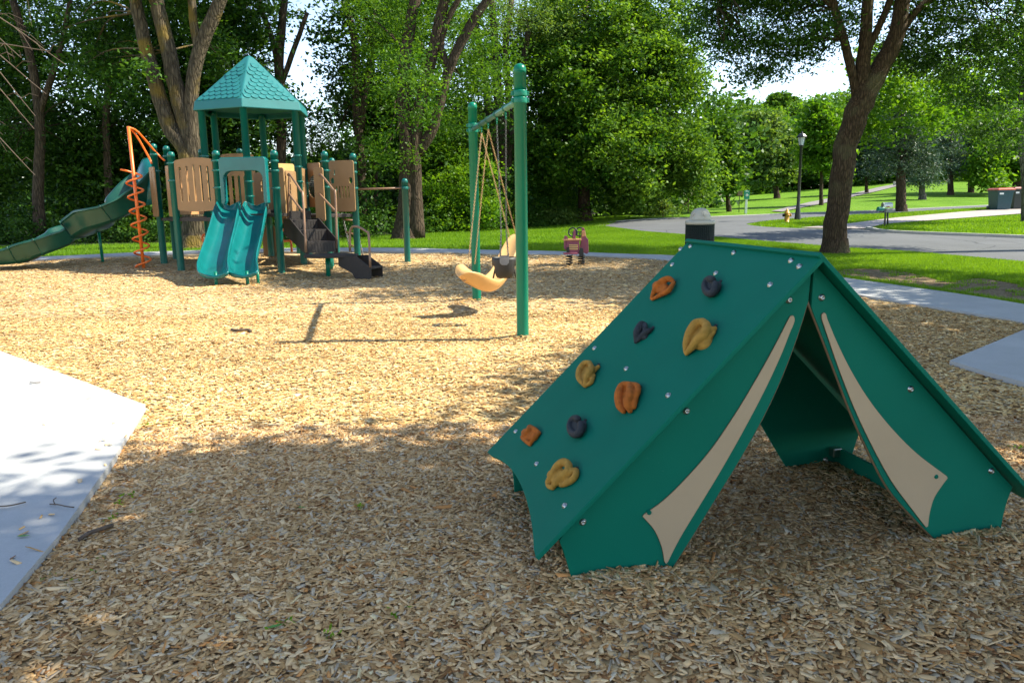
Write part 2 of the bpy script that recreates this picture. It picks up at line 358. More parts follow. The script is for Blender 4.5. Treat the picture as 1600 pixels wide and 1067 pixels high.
def mulch_z(x, y):
    z = hz(x, y) + .02 + wob(x * 1.3, y * 1.3, .012) + wob(x * 4.1, y * 3.7, .006)
    for a, b, r, h in MOUND: z += h * math.exp(-((x - a) ** 2 + (y - b) ** 2) / (r * r))
    # the hollow worn under the swings
    z -= .05 * math.exp(-((x + .2) ** 2 + (y - 9.9) ** 2) / 1.2)
    return z
def sheet(name, poly, zf, mat, step=1.0, thick=0, kind='structure', smooth=True, near=None):
    poly = [Vector((p[0], p[1])) for p in poly]
    P = []
    for i, a in enumerate(poly):
        b = poly[(i + 1) % len(poly)]; k = max(1, int((b - a).length / step))
        P += [a.lerp(b, j / k) for j in range(k)]
    xs = [p.x for p in P]; ys = [p.y for p in P]; nb = len(P); pts = list(P)
    y = min(ys)
    PP = [(p.x, p.y) for p in P]
    while y < max(ys):
        st = step if near is None else max(near, min(step, near * (1 + max(0, y) * .12)))
        xa = np.arange(min(xs) + st * .37, max(xs), st); ok = inside(PP, xa, np.full(xa.shape, y))
        pts += [Vector((float(x), y)) for x, o in zip(xa, ok) if o]; y += st
    r = geometry.delaunay_2d_cdt(pts, [(i, (i + 1) % nb) for i in range(nb)], [list(range(nb))], 1, 1e-5)
    V = [(v.x, v.y, zf(v.x, v.y)) for v in r[0]]; F = [tuple(f) for f in r[2]]
    mb = MB(); mb.add(V, F, smooth)
    if thick:
        b = len(mb.v); B = [(p.x, p.y, zf(p.x, p.y)) for p in P]
        mb.add(B + [(x, yy, z - thick) for x, yy, z in B], [(i, (i + 1) % nb, nb + (i + 1) % nb, nb + i) for i in range(nb)])
    o = mb.build(name, mat)
    # normals up
    me = o.data
    o['kind'] = kind
    if thick:
        bm = bmesh.new(); bm.from_mesh(me); bmesh.ops.remove_doubles(bm, verts=bm.verts, dist=1e-4); bmesh.ops.recalc_face_normals(bm, faces=bm.faces)
        if sum(f.normal.z * f.calc_area() for f in bm.faces) < 0: bmesh.ops.reverse_faces(bm, faces=bm.faces)
        for f in bm.faces: f.smooth = abs(f.normal.z) > .8
        for e in bm.edges:
            if len(e.link_faces) == 2 and abs(abs(e.link_faces[0].normal.z) - abs(e.link_faces[1].normal.z)) > .5: e.smooth = False
        bm.to_mesh(me); bm.free()
    return o
g2 = lambda u, v, dz=0: tuple(G(u, v, dz))[:2]
# lawn: one sheet to the horizon
def lawn():
    ax = np.unique(np.r_[np.arange(-40, 60, 1.0), np.arange(-300, -40, 20.), np.arange(60, 420, 20.)])
    ay = np.unique(np.r_[np.arange(-12, 100, 1.0), np.arange(100, 500, 20.), [-60, -30]])
    X, Y = np.meshgrid(ax, ay); V = np.array([(x, y, hz(x, y) - (.05 if y < 19 and x < 9 else 0)) for x, y in zip(X.ravel(), Y.ravel())])
    nx = len(ax); i = np.arange(len(ay) - 1)[:, None] * nx + np.arange(nx - 1)[None, :]; i = i.ravel()
    F = np.c_[i, i + 1, i + nx + 1, i + nx]
    o = bpy.data.objects.new('lawn', fast_mesh('lawn', V, F, M['ground'], smooth=True)); COL.objects.link(o); o['kind'] = 'structure'
lawn()
# path round the playground, near and far edge (picture points read back to the ground)
near_px = [(-260, 424), (-100, 413), (62, 406), (124, 403), (248, 398), (400, 394), (527, 392.5), (640, 393.5), (700, 394.5), (800, 396.5), (980, 401.5), (1052, 407), (1120, 413), (1200, 427), (1270, 442), (1336, 459), (1450, 478), (1600, 503), (1800, 548)]
far_px = [(1800, 512), (1600, 475), (1500, 459), (1400, 445), (1308, 432), (1230, 419), (1160, 408), (1052, 399), (960, 396), (800, 391), (700, 389), (640, 387.5), (527, 387), (400, 388.5), (248, 393), (165, 396.5), (78, 400.5), (-100, 407), (-260, 417)]
near_g = [g2(u, v, .05) for u, v in near_px]; far_g = [g2(u, v, .05) for u, v in far_px]
PATH = [tuple(p) for p in crom(near_g, 3)] + [tuple(p) for p in crom(far_g, 3)]
sheet('footpath', PATH, lambda x, y: hz(x, y) + .05, M['concrete'], 1.0, .12)
MUL = [tuple(p) for p in crom([g2(u, v + 1, .03) for u, v in near_px], 3)]
MULCH = MUL + [(16, 6), (16, -6), (-22, -6), (-24, 14)]
sheet('mulch', MULCH, mulch_z, M['mulch'], 1.0, near=.18)
PADL = [g2(0, 548, .07), g2(120, 592, .07), g2(227, 632, .07), g2(180, 712, .07), g2(90, 838, .07), g2(0, 944, .07), (-2.3, 1.9), (-3.2, .4), (-9, .3), (-9, 9.5)]
PADL = [(float(a), float(b)) for a, b in PADL]
sheet('concrete_pad', PADL, lambda x, y: .07 + wob(x * 9, y * 9, .001), M['concrete'], .5, .14)
PADR = [g2(1484, 563, .06), g2(1600, 515, .06), (8.5, 10.2), (10, 7.4), (6, 5.2), g2(1600, 597, .06), g2(1540, 580, .06)]
sheet('concrete_pad', PADR, lambda x, y: .06, M['concrete'], .6, .12)
# joints of the path are real grooves filled dark: thin strips
ROADN = [g2(*p) for p in [(930, 353.5), (1008, 362), (1120, 371), (1200, 378), (1328, 388), (1440, 395), (1600, 410), (1900, 442)]]
ROADF = [g2(*p) for p in [(1900, 386), (1600, 373), (1400, 365), (1356, 359), (1300, 359), (1248, 357.5), (1200, 355.5), (1172, 352.5), (1168, 350), (1190, 347), (1225, 343.5), (1332, 336.5), (1456, 329.5), (1560, 323.5), (1700, 316)]]
ROADB = [g2(*p) for p in [(1700, 313.5), (1552, 321), (1400, 328), (1332, 331), (1240, 334), (1120, 339), (1008, 343.5), (950, 348)]]
rz_ = lambda d: (lambda x, y: hz(x, y) + d)
sheet('road', [tuple(p) for p in crom(ROADN, 3)] + [tuple(p) for p in crom(ROADF, 3)] + [tuple(p) for p in crom(ROADB, 3)], rz_(.02), M['asphalt'], 1.0)
DRV = [g2(*p) for p in [(1250, 357), (1354, 358.5), (1375, 352.5), (1400, 349.5), (1500, 342), (1600, 334.5), (1760, 325), (1760, 317), (1600, 325.5), (1500, 332), (1400, 341), (1330, 350)]]
sheet('driveway', DRV, rz_(.035), M['drive'], 1.0)
HP = [g2(*p) for p in [(1205, 331), (1235, 324), (1262, 317.5), (1294, 311), (1340, 301.5), (1370, 294), (1398, 288.5), (1408, 290), (1375, 298.5), (1340, 306.5), (1294, 317), (1262, 323.5), (1240, 328), (1222, 332)]]
sheet('hill_path', HP, rz_(.05), M['hillpath'], 1.5)
def kerb(name, pts, wd=.16, h=.13):
    pts = [Vector((p[0], p[1], 0)) for p in crom(pts, 4)]; rings = []
    for i, p in enumerate(pts):
        t = (pts[min(i + 1, len(pts) - 1)] - pts[max(i - 1, 0)]).normalized(); n = Vector((-t.y, t.x, 0)); z = hz(p.x, p.y)
        rings.append([p + n * wd / 2 + Vector((0, 0, z - .02)), p + n * wd / 2 + Vector((0, 0, z + h)), p - n * (wd / 2 - .02) + Vector((0, 0, z + h)), p - n * wd / 2 + Vector((0, 0, z + h - .02)), p - n * wd / 2 + Vector((0, 0, z - .02))])
    o = MB().loft(rings, smooth=False).build(name, M['kerb']); o['kind'] = 'structure'
kerb('kerb', ROADF[0:4], .16, .11); kerb('kerb', ROADB[0:8], .16, .04)
# bare earth between path and grass on the right, under the trees
SOIL = [tuple(p) for p in crom([g2(*p) for p in [(1308, 430), (1300, 424), (1345, 421), (1400, 424), (1440, 432), (1480, 441), (1530, 436), (1600, 447), (1700, 462), (1800, 500), (1600, 473), (1500, 457), (1400, 443)]], 4, True)]
sheet('bare_soil', SOIL, rz_(.012), M['soil'], .5)
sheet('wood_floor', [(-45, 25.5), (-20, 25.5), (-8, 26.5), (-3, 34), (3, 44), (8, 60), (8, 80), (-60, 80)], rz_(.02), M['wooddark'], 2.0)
# grass blades
def blades(name, n, poly, size, seed, extra=None):
    R = np.random.default_rng(seed); P = np.array(poly); lo = P.min(0); hi = P.max(0)
    x = R.uniform(lo[0], hi[0], n * 3); y = R.uniform(lo[1], hi[1], n * 3)
    ok = inside(poly, x, y)
    if extra is not None: ok &= extra(x, y, R)
    x = x[ok][:n]; y = y[ok][:n]; k = len(x)
    z = np.array([hz(a, b) for a, b in zip(x, y)])
    an = R.uniform(0, 2 * pi, k); hgt = size[1] * R.uniform(.5, 1.3, k); wd = size[0] * R.uniform(.6, 1.4, k); ln = R.normal(0, .35, (k, 2)) * hgt[:, None]
    dx = np.cos(an) * wd / 2; dy = np.sin(an) * wd / 2
    V = np.stack([np.c_[x - dx, y - dy, z - .01], np.c_[x + dx, y + dy, z - .01], np.c_[x + ln[:, 0], y + ln[:, 1], z + hgt]], 1).reshape(-1, 3)
    F = np.arange(3 * k).reshape(-1, 3)
    patch = .5 + .5 * np.sin(x * .8 + 2 * np.sin(y * .5)) * np.sin(y * 1.1 + np.sin(x))
    c = np.clip(R.uniform(0, 1, k) * .6 + patch * .4, 0, 1)
    o = bpy.data.objects.new(name, fast_mesh(name, V, F, M['grassblade'], np.repeat(np.c_[c, c, c], 3, 0))); COL.objects.link(o)
    return o
def soilmask(x, y, R):
    a = inside(SOIL, x, y); nz = np.sin(x * 5.1 + 2 * np.sin(y * 3.3)) * np.sin(y * 6.3 + np.sin(x * 4.7))
    return (~a) | ((nz > .45) & (R.uniform(0, 1, len(x)) < .5))
LAWNR = far_g[0:10] + [g2(940, 354), g2(1008, 363), g2(1120, 371.5), g2(1200, 378.5), g2(1328, 388.5), g2(1440, 395.5), g2(1600, 410.5), g2(1800, 432)]
o = blades('grass', 330000, [(a, b) for a, b in LAWNR], (.016, .055), 3, soilmask); tag(o, 'bright short grass between the footpath and the road', 'grass', kind='stuff')
LAWNL = far_g[9:] + [(-30, 26), (-12, 26.5), (-7, 27.5), (-2.5, 35), (2.5, 45), (7, 44)]
o = blades('grass', 150000, [(a, b) for a, b in LAWNL], (.025, .07), 4); tag(o, 'strip of mown grass between the footpath and the wood', 'grass', kind='stuff')
ISL = [g2(*p) for p in [(1172, 352), (1200, 355), (1248, 357), (1325, 350.5), (1400, 341.5), (1500, 332), (1556, 327), (1556, 324), (1456, 330), (1332, 337), (1225, 344), (1190, 347.5)]]
o = blades('grass', 40000, ISL, (.04, .08), 5); tag(o, 'grass of the strip between the road and the side street', 'grass', kind='stuff')
ISR = [g2(*p) for p in [(1358, 358.5), (1380, 352), (1400, 350), (1500, 343), (1600, 336), (1760, 327), (1900, 384), (1600, 372), (1400, 364)]]
o = blades('grass', 50000, ISR, (.035, .075), 6); tag(o, 'grass right of the driveway beyond the road kerb', 'grass', kind='stuff')
# ------------------------------------------------------------------ wood chips
PAL = np.array([(.70, .52, .32), (.60, .42, .23), (.50, .33, .17), (.40, .25, .125), (.27, .15, .075), (.56, .49, .40), (.44, .39, .33), (.76, .60, .40), (.66, .61, .52), (.56, .29, .12)])
PAL = PAL * np.array([1.15, 1.01, .83])
PW = np.array([.20, .21, .16, .11, .06, .06, .04, .12, .02, .03]); PW /= PW.sum()
def chips(n, y0, y1, sc, box, seed, lift=.004):
    R = np.random.default_rng(seed)
    y = np.sqrt(R.uniform(y0 * y0, y1 * y1, n)) if y0 > 3 else R.uniform(y0, y1, n)
    if 1 < y0 <= 3:
        y = y0 - .2 + (y1 - y0 + .2) * np.sqrt(R.uniform(.03, 1, n))
    x = R.uniform(-1, 1, n) * (.78 * y + .8)
    pl_ = inside(PADL, x, y); edge = inside([(a - .25, b) for a, b in PADL], x, y)
    ok = inside(MULCH, x, y) & (~pl_ | (R.uniform(0, 1, n) < np.where(edge, 0.0002, .003))) & ~inside([(float(a), float(b)) for a, b in PADR], x, y) & ~inside(PATH, x, y)
    x = x[ok]; y = y[ok]; n = len(x)
    z = np.array([mulch_z(a, b) for a, b in zip(x, y)]) + R.uniform(0, .010, n) + lift
    z = np.where(inside(PADL, x, y), .077, z)
    an = R.normal(.25, 1.2, n); L = np.exp(R.normal(math.log(.030), .48, n)) * sc; Wd = np.minimum(np.exp(R.normal(math.log(.0128), .40, n)) * sc, L * .8)
    T = R.uniform(.0012, .0035, n) * sc
    tf = 1.0 if box else .55; tx = R.normal(0, .22 * tf, n); ty = R.normal(0, .30 * tf, n)
    a = np.c_[np.cos(an), np.sin(an), tx]; a /= np.linalg.norm(a, axis=1)[:, None]
    b = np.c_[-np.sin(an), np.cos(an), ty]; b -= (a * b).sum(1)[:, None] * a; b /= np.linalg.norm(b, axis=1)[:, None]
    c = np.cross(a, b); ctr = np.c_[x, y, z]
    def q(i, j, k, jit): return ctr + a * (L / 2 * (i + jit))[:, None] + b * (Wd / 2 * j)[:, None] + c * (T / 2 * k)[:, None]
    js = [R.uniform(-.3, .3, n) for _ in range(4)]; tp = R.uniform(.45, 1.0, n)
    cor = [(-1, -1, js[0]), (1, -1, js[1]), (1, 1, js[2]), (-1, 1, js[3])]
    top = [q(i, j * (tp if i > 0 else 1), 1, jj) for i, j, jj in cor]
    if box:
        bot = [q(i, j * (tp if i > 0 else 1), -1, jj) for i, j, jj in cor]
        V = np.stack(top + bot, 1).reshape(-1, 3); base = (np.arange(n) * 8)[:, None, None]
        F = (base + np.array([(0, 1, 2, 3), (0, 4, 5, 1), (1, 5, 6, 2), (2, 6, 7, 3), (3, 7, 4, 0)])[None]).reshape(-1, 4); k = 8
    else:
        V = np.stack(top, 1).reshape(-1, 3); F = np.arange(4 * n).reshape(-1, 4); k = 4
    col = PAL[R.choice(len(PAL), n, p=PW)] * R.uniform(.85, 1.18, (n, 1)) * (np.ones(3) if box else np.array([1.07, 1.10, .98]))
    pt = 1 - .22 * (.5 + .5 * np.sin(x * 1.1 + 2 * np.sin(y * .7)) * np.sin(y * 1.9))
    col = np.clip(col * pt[:, None], 0, .9)
    return V, F, np.repeat(col, k, 0)
for nm, args, lb in [('wood_chips', (12000, -.8, 1.35, 1.0, True, 10), 'sparse wood chips right under the photographer'),
                     ('wood_chips', (185000, 1.5, 5.0, 1.0, True, 11), 'loose pale and brown wood chips covering the ground in the foreground'),
                     ('wood_chips', (225000, 5.0, 10.5, 1.12, False, 12), 'wood chips of the middle playground round the swing posts'),
                     ('wood_chips', (120000, 10.5, 19.5, 1.5, False, 13), 'wood chips of the far playground under the play structure')]:
    V, F, C_ = chips(*args); o = bpy.data.objects.new(nm, fast_mesh(nm, V, F, M['chip'], C_)); COL.objects.link(o)
    tag(o, lb, 'wood chips', kind='stuff')

# ------------------------------------------------------------------ trees
def leaf_arrays(C, L, Wd, R, droop=0.0, colr=None):
    n = len(C)
    a = R.normal(0, 1, (n, 3)); a[:, 2] = a[:, 2] * .6 - droop; a /= np.linalg.norm(a, axis=1)[:, None]
    b = R.normal(0, 1, (n, 3)); b[:, 2] *= .45; b -= (a * b).sum(1)[:, None] * a; b /= np.linalg.norm(b, axis=1)[:, None] + 1e-9
    L = L * R.uniform(.65, 1.25, n); Wd = Wd * R.uniform(.7, 1.2, n)
    nrm = np.cross(a, b)
    bend = nrm * (L * .12)[:, None]
    V = np.stack([C - a * (L / 2)[:, None], C + b * (Wd / 2)[:, None] + bend, C + a * (L / 2)[:, None], C - b * (Wd / 2)[:, None] + bend], 1).reshape(-1, 3)
    F = np.arange(4 * n).reshape(-1, 4)
    c = R.uniform(0, 1, n) if colr is None else np.clip(colr + R.normal(0, .22, n), 0, 1)
    return V, F, np.repeat(np.c_[c, c, c], 4, 0)
def crown_points(blobs, dens, R, clump=.45, per=34, fill=.35, flat=.45):
    """blobs: (cx,cy,cz,rx,ry,rz); returns leaf centres, clump tone, clump centres"""
    out = []; tone = []; cc = []
    for cx, cy, cz, rx, ry, rz in blobs:
        k = max(3, int(dens * (rx * ry * rz) ** (2 / 3)))
        d = R.normal(0, 1, (k, 3)); d /= np.linalg.norm(d, axis=1)[:, None]
        rr = np.where(R.uniform(0, 1, k) < fill, R.uniform(.2, .8, k), R.uniform(.75, 1.08, k))
        p = np.array([cx, cy, cz]) + d * rr[:, None] * np.array([rx, ry, rz])
        keep = (np.sin(p[:, 0] * 1.9 + p[:, 2] * 1.3) + np.sin(p[:, 1] * 2.3 - p[:, 2] * 1.7 + 1)) > -1.15
        p = p[keep]; cc.append(p)
        for q in p:
            m_ = int(per * R.uniform(.5, 1.4)); s = clump * R.uniform(.6, 1.3)
            out.append(q + R.normal(0, 1, (m_, 3)) * np.array([s, s, s * flat]) * .6); tone.append(np.full(m_, R.uniform(0, 1)))
    return np.concatenate(out), np.concatenate(tone), np.concatenate(cc)
def leafpart(name, C, tone, L, Wd, mat, R, org, droop=0.0):
    V, F, c = leaf_arrays(C - np.array(org), L, Wd, R, droop, tone)
    return fast_mesh(name, V, F, mat, c)
def limb(mb, pts, rads, n=12, wig=.0, seed=0, k=4):
    rr = random.Random(seed)
    P = crom([tuple(p) for p in pts], k); r = [float(np.interp(i / (len(P) - 1), np.linspace(0, 1, len(rads)), rads)) for i in range(len(P))]
    P = [Vector(p) + Vector((rr.uniform(-1, 1), rr.uniform(-1, 1), 0)) * wig * r[i] for i, p in enumerate(P)]
    mb.tube(P, r, n)
def build_tree(name, label, base, trunks, blobs, leaf, bark, seed, group=None, dens=26, clump=.5, per=32, L=.13, Wd=.07, droop=.2, nbranch=14, fill=.35, flare=1.35, cat='tree', brr=.035, maxd=9):
    """trunks: list of (points, radii), world space; blobs world space"""
    R = np.random.default_rng(seed); base = Vector(base)
    rt = root(name, base, label, cat, group)
    mb = MB()
    for i, (pts, rad) in enumerate(trunks): limb(mb, pts, rad, 14, .12, seed + i)
    # root flare
    p0 = Vector(trunks[0][0][0]); r_ = trunks[0][1][0]
    mb.lathe([(r_ * flare * 1.25, -.12), (r_ * flare, .02), (r_ * 1.12, .22), (r_ * .97, .5)], p0, 14)
    C, tone, cc = crown_points(blobs, dens, R, clump, per, fill)
    tips = [Vector(t[0][-1]) for t in trunks] + [Vector(t[0][len(t[0]) // 2]) for t in trunks] + [Vector(t[0][-2]) for t in trunks]
    br = MB(); idx = R.choice(len(cc), min(nbranch, len(cc)), replace=False)
    for i in idx:
        e = Vector(cc[i]); s = min(tips, key=lambda t: (t - e).length + max(0, t.z - e.z) * .7)
        d = (e - s).length
        if d < .3 or d > maxd: continue
        mid = s.lerp(e, .5) + Vector((0, 0, d * .10)) + Vector(R.normal(0, .06 * d, 3))
        br.tube([Vector(p) for p in crom([s, mid, e], 4)], list(np.linspace(min(brr, .012 * d + .015), .008, 9)), 5, cap=False)
        for _ in range(3):
            j = R.integers(len(cc)); f = Vector(cc[j])
            if (f - e).length < max(1.5, d * .4): br.tube([mid.lerp(e, .3), mid.lerp(f, .5) + Vector((0, 0, .1)), f], [.02, .012, .006], 4, cap=False)
    if br.v: mb.add(br.v, br.f, True)
    t = mb.build('trunk', bark, rt)
    me = leafpart('crown', C, tone, L, Wd, leaf, R, base, droop)
    o = bpy.data.objects.new('crown', me); COL.objects.link(o); o.parent = rt
    return rt
def px_pts(pts, Y): return [W(u, v, Y + (d[0] if d else 0)) for u, v, *d in pts]
def px_blobs(bl, Y):
    out = []
    for u, v, ru, rv, dY, rd in bl:
        y = Y + dY; c = W(u, v, y); s = y / FPX; out.append((c.x, c.y, c.z, ru * s, rd, rv * s))
    return out
def ptree(label, ub, vb, trunks, blobs, leaf, bark, seed, Y=None, **kw):
    g = G(ub, vb) if Y is None else W(ub, vb, Y)
    z = hz(g.x, g.y); g = Vector((g.x, g.y, z)); y = g.y; s = y / FPX
    tr = []
    for pts, rad in trunks:
        P = [W(u, v, y + (d[0] if d else 0)) for u, v, *d in pts]
        tr.append((P, [r * s for r in rad]))
    tr[0][0][0] = Vector((tr[0][0][0].x, tr[0][0][0].y, z - .1))
    return build_tree('tree', label, g, tr, px_blobs(blobs, y), leaf, bark, seed, **kw)
WG = 'tall trees at the edge of the wood'
# three-stemmed cottonwood behind the play structure
ptree('huge three-stemmed tree with furrowed mossy bark rising behind the play structure', 302, 388,
      [([(304, 385), (303, 330), (296, 250), (262, 190), (238, 110), (215, 20), (195, -60)], [24, 17, 14, 12, 10.5, 9, 7]),
       ([(302, 300), (300, 240), (280, 160), (262, 80), (244, 0), (232, -70)], [13, 12, 12, 11, 10, 8]),
       ([(304, 300), (305, 240), (298, 180), (305, 100), (332, 30), (365, -50)], [12, 11, 10, 10, 10, 8]),
       ([(312, 80), (302, 30), (296, -40)], [8, 6, 5])],
      [(160, 110, 50, 60, 2.5, 2.0), (180, -60, 120, 60, 2, 2.0), (330, -70, 95, 60, 3, 2), (150, 60, 40, 40, 3, 2), (285, 10, 40, 40, 3.5, 1.6), (190, 105, 34, 22, -1.2, .7), (345, 70, 30, 40, 3, 1.2), (225, -30, 60, 22, -1, 1)],
      M['leafwood'], M['bark'], 21, group=WG, dens=34, per=44, nbranch=22, L=.16, Wd=.08)
ptree('twin-stemmed tree with a crooked right limb standing left of the swing posts', 641, 374,
      [([(633, 372), (634, 320), (636, 240), (630, 160), (634, 80), (655, -30)], [19, 13, 12, 10, 9, 8]),
       ([(648, 372), (650, 300), (650, 200), (672, 100), (690, 20), (705, -40)], [15, 10, 10, 8, 8, 7]),
       ([(652, 240), (675, 205), (690, 150), (705, 100), (735, 40), (775, -20)], [9, 8, 7, 7, 7, 5]),
       ([(700, 110), (690, 60), (725, -20)], [5, 5, 4])],
      [(600, 60, 60, 90, 3, 2.5), (690, 30, 90, 70, 2, 3), (760, 120, 60, 60, 4, 2.5), (640, 130, 50, 60, -2, 1.6), (620, 220, 40, 40, -1, 1.2), (700, 170, 40, 50, 3, 1.5)],
      M['leaf'], M['barkdark'], 22, group=WG, dens=34, per=40, nbranch=20, L=.15, Wd=.06)
ptree('slim forked tree standing out against the sky gap right of the tower roof', 566, 380,
      [([(566, 378), (566, 300), (563, 240), (556, 150), (556, 80), (540, 0)], [9, 7, 7, 7, 6, 4]),
       ([(563, 200), (575, 120), (582, 60), (586, 0)], [6, 5, 5, 4]), ([(585, 378, 2), (585, 200, 2), (578, 60, 2), (560, 0, 2)], [5, 5, 4, 3])],
      [(540, 150, 26, 40, 3, 1.4), (505, 200, 34, 30, 1, 1.6), (595, 130, 34, 60, 4, 2), (610, 30, 36, 40, 3, 2), (470, 235, 50, 40, 3, 2), (540, 240, 50, 40, 3, 2)],
      M['leafpale'], M['barkdark'], 23, group=WG, dens=34, per=40, Y=33, nbranch=14, L=.14, Wd=.05)
ptree('tree with bunched thin stems showing between the two swing posts', 790, 352,
      [([(785, 350), (786, 260), (780, 180), (775, 90), (768, 0)], [9, 8, 8, 6, 5]), ([(786, 290), (768, 200), (757, 120), (740, 20)], [6, 6, 5, 4]),
       ([(790, 290), (802, 190), (815, 120), (826, 40)], [7, 6, 5, 4]), ([(788, 260), (794, 160), (790, 60), (800, 0)], [6, 5, 5, 4])],
      [(770, 50, 70, 50, 2, 2.5), (830, 30, 60, 50, 0, 2.5), (740, 160, 40, 50, 3, 2), (840, 130, 40, 60, 2, 2)],
      M['leafpale'], M['barkdark'], 24, group=WG, dens=34, per=40, Y=38, nbranch=14, L=.16, Wd=.06)
ptree('dark broadleaf tree leaning in at the far left edge of the wood', 60, 388,
      [([(62, 386), (60, 300), (62, 200), (50, 100), (20, 0)], [10, 8, 7, 6, 5]), ([(61, 180), (90, 90), (110, 0)], [5, 4, 3])],
      [(10, 40, 60, 60, 1, 2.5), (90, 200, 80, 50, 2, 2.5), (20, 200, 60, 60, 1, 2), (60, -10, 50, 30, 2, 2)],
      M['leafwood'], M['barkdark'], 25, group=WG, dens=34, per=40, Y=28, nbranch=16, L=.13, Wd=.06)
ptree('slender dark tree above the spiral climber left of the three-stemmed trunk', 175, 385,
      [([(175, 384), (170, 300), (165, 200), (168, 120), (160, 20)], [7, 6, 5, 5, 3])],
      [(180, 240, 60, 60, 2, 2), (120, 260, 50, 40, 2, 2), (200, 160, 40, 50, 3, 1.6)], M['leafwood'], M['barkdark'], 26, group=WG, dens=34, per=40, Y=30, nbranch=12)
ptree('dark tree whose trunk shows behind the tower roof peak', 440, 384,
      [([(440, 382), (438, 300), (440, 200), (436, 100), (445, 0)], [9, 8, 7, 7, 5]), ([(438, 120), (425, 60), (400, -10)], [5, 4, 3]), ([(437, 140), (455, 90), (480, 20)], [4, 4, 3])],
      [(400, 10, 36, 40, 1, 2), (390, 150, 50, 60, 3, 2), (370, 60, 40, 60, 3, 2)], M['leafwood'], M['barkdark'], 27, group=WG, dens=34, per=40, Y=32, nbranch=14)
# linden on the lawn
ptree('big dense dark-green shade tree with a straight trunk behind the spring rider', 914, 347,
      [([(914, 346), (913, 290), (912, 200), (914, 100), (915, 0)], [11, 8.5, 8, 6, 4])],
      [(920, 40, 80, 70, 0, 3), (890, 130, 60, 70, -1, 3), (980, 110, 80, 70, 0, 3.2), (1020, 190, 70, 60, 0, 3.2), (880, 220, 55, 60, -1, 2.6), (960, 230, 75, 60, -2, 3),
       (1060, 240, 50, 45, 0, 2.5), (990, 288, 48, 40, -1, 2.5), (885, 262, 45, 28, -1, 2.2), (1080, 275, 45, 30, 0, 2), (1010, 40, 70, 60, 1, 3), (860, 60, 45, 60, 2, 2.5), (1050, 120, 50, 50, 1, 2.5)],
      M['leaflinden'], M['barkdark'], 31, dens=44, clump=.62, per=50, L=.22, Wd=.12, nbranch=40, fill=.25)
# tree on the right lawn, with the leaning trunk
FR = ptree('large leaning tree with rough brown bark on the lawn right of the tent ridge', 1304, 396,
      [([(1304, 395), (1308, 330), (1322, 230), (1345, 160), (1375, 110), (1402, 50), (1415, -30)], [19, 17, 17, 18, 14, 12, 10]),
       ([(1343, 165), (1348, 110), (1352, 60), (1356, 0), (1358, -80)], [12, 11, 9, 8, 6]),
       ([(1338, 150), (1330, 110), (1318, 60), (1304, 15), (1290, -60)], [7, 7, 6, 6, 5]),
       ([(1350, 90), (1372, 45), (1390, 0), (1400, -60)], [6, 5, 5, 4]),
       ([(1395, 70), (1440, 10), (1510, -30), (1640, -60)], [6, 5, 4, 3]),
       ([(1304, 15), (1260, -20), (1190, -20), (1120, 10)], [4, 3, 2, 1])],
      [(1110, 20, 45, 40, 0, 1.6), (1160, 70, 30, 30, -1, 1.2), (1190, 10, 55, 35, 1, 1.6), (1215, 70, 50, 26, 0, 1.2), (1190, 115, 42, 20, 0, 1.0), (1255, 60, 40, 38, 0, 1.2), (1270, 0, 60, 40, 1, 1.6),
       (1340, -80, 160, 60, 0, 3), (1420, 60, 40, 50, 1, 1.6), (1480, 60, 60, 60, 1, 2), (1540, 110, 50, 60, 0, 1.6), (1570, 200, 40, 40, 1, 1.2), (1500, -20, 80, 40, 0, 2.4), (1100, -170, 150, 26, 1.2, .8), (1300, -190, 150, 30, .6, 1.6), (1230, -20, 110, 30, 0, 1.3), (1130, 70, 40, 30, 0, 1.0), (1300, 40, 40, 35, 1, 1), (1590, 20, 60, 60, 0, 1.6)],
      M['leaffront'], M['barkfront'], 32, dens=62, clump=.40, per=46, L=.12, Wd=.055, nbranch=90, maxd=2.6, droop=.5, fill=.3)
# shade trees right of and behind the camera: their shadow covers the foreground
def world_tree(label, x, y, h, blobs, seed, leaf=None, tr=.22, **kw):
    z = hz(x, y)
    P = [(x, y, z - .1), (x + .1, y, h * .35), (x - .1, y + .1, h * .7), (x, y, h)]
    return build_tree('tree', label, (x, y, z), [(P, [tr, tr * .8, tr * .55, tr * .2])], blobs, leaf or M['leafbright'], M['barkfront'], seed, nbranch=40, **kw)
world_tree('shade tree standing right of the photographer just outside the picture', 11.5, 1.6, 10, [
    (9.2, 2.6, 7.5, 3.1, 1.9, 1.2), (12.5, 1.6, 8, 3, 3.2, 1.4), (6.4, 1.0, 6.8, 2.2, 2.4, .9), (9, -1.8, 8, 3, 2, 1.2), (13.5, 3.8, 8, 2.6, 1.9, 1.2), (5.6, 3.4, 7.0, 2.6, 1.3, .8), (2.6, 2.5, 7.2, 2.4, 1.4, .8), (7.6, 4.5, 7.4, 1.3, .9, .6), (8.0, 5.7, 7.5, 1.2, .8, .6), (8.3, 6.6, 7.5, 1.0, .8, .6), (8.9, 7.5, 7.6, 1.0, .7, .5), (9.4, 6.7, 7.6, 1.2, .8, .6), (5.2, 4.3, 7.2, 1.6, .6, .5), (3.4, .2, 7.2, 2.2, 1.8, .9), (10.4, 5.4, 7.6, 1.6, 1.3, .8)], 41, dens=95, per=44, L=.16, Wd=.10, fill=.7, clump=.55)
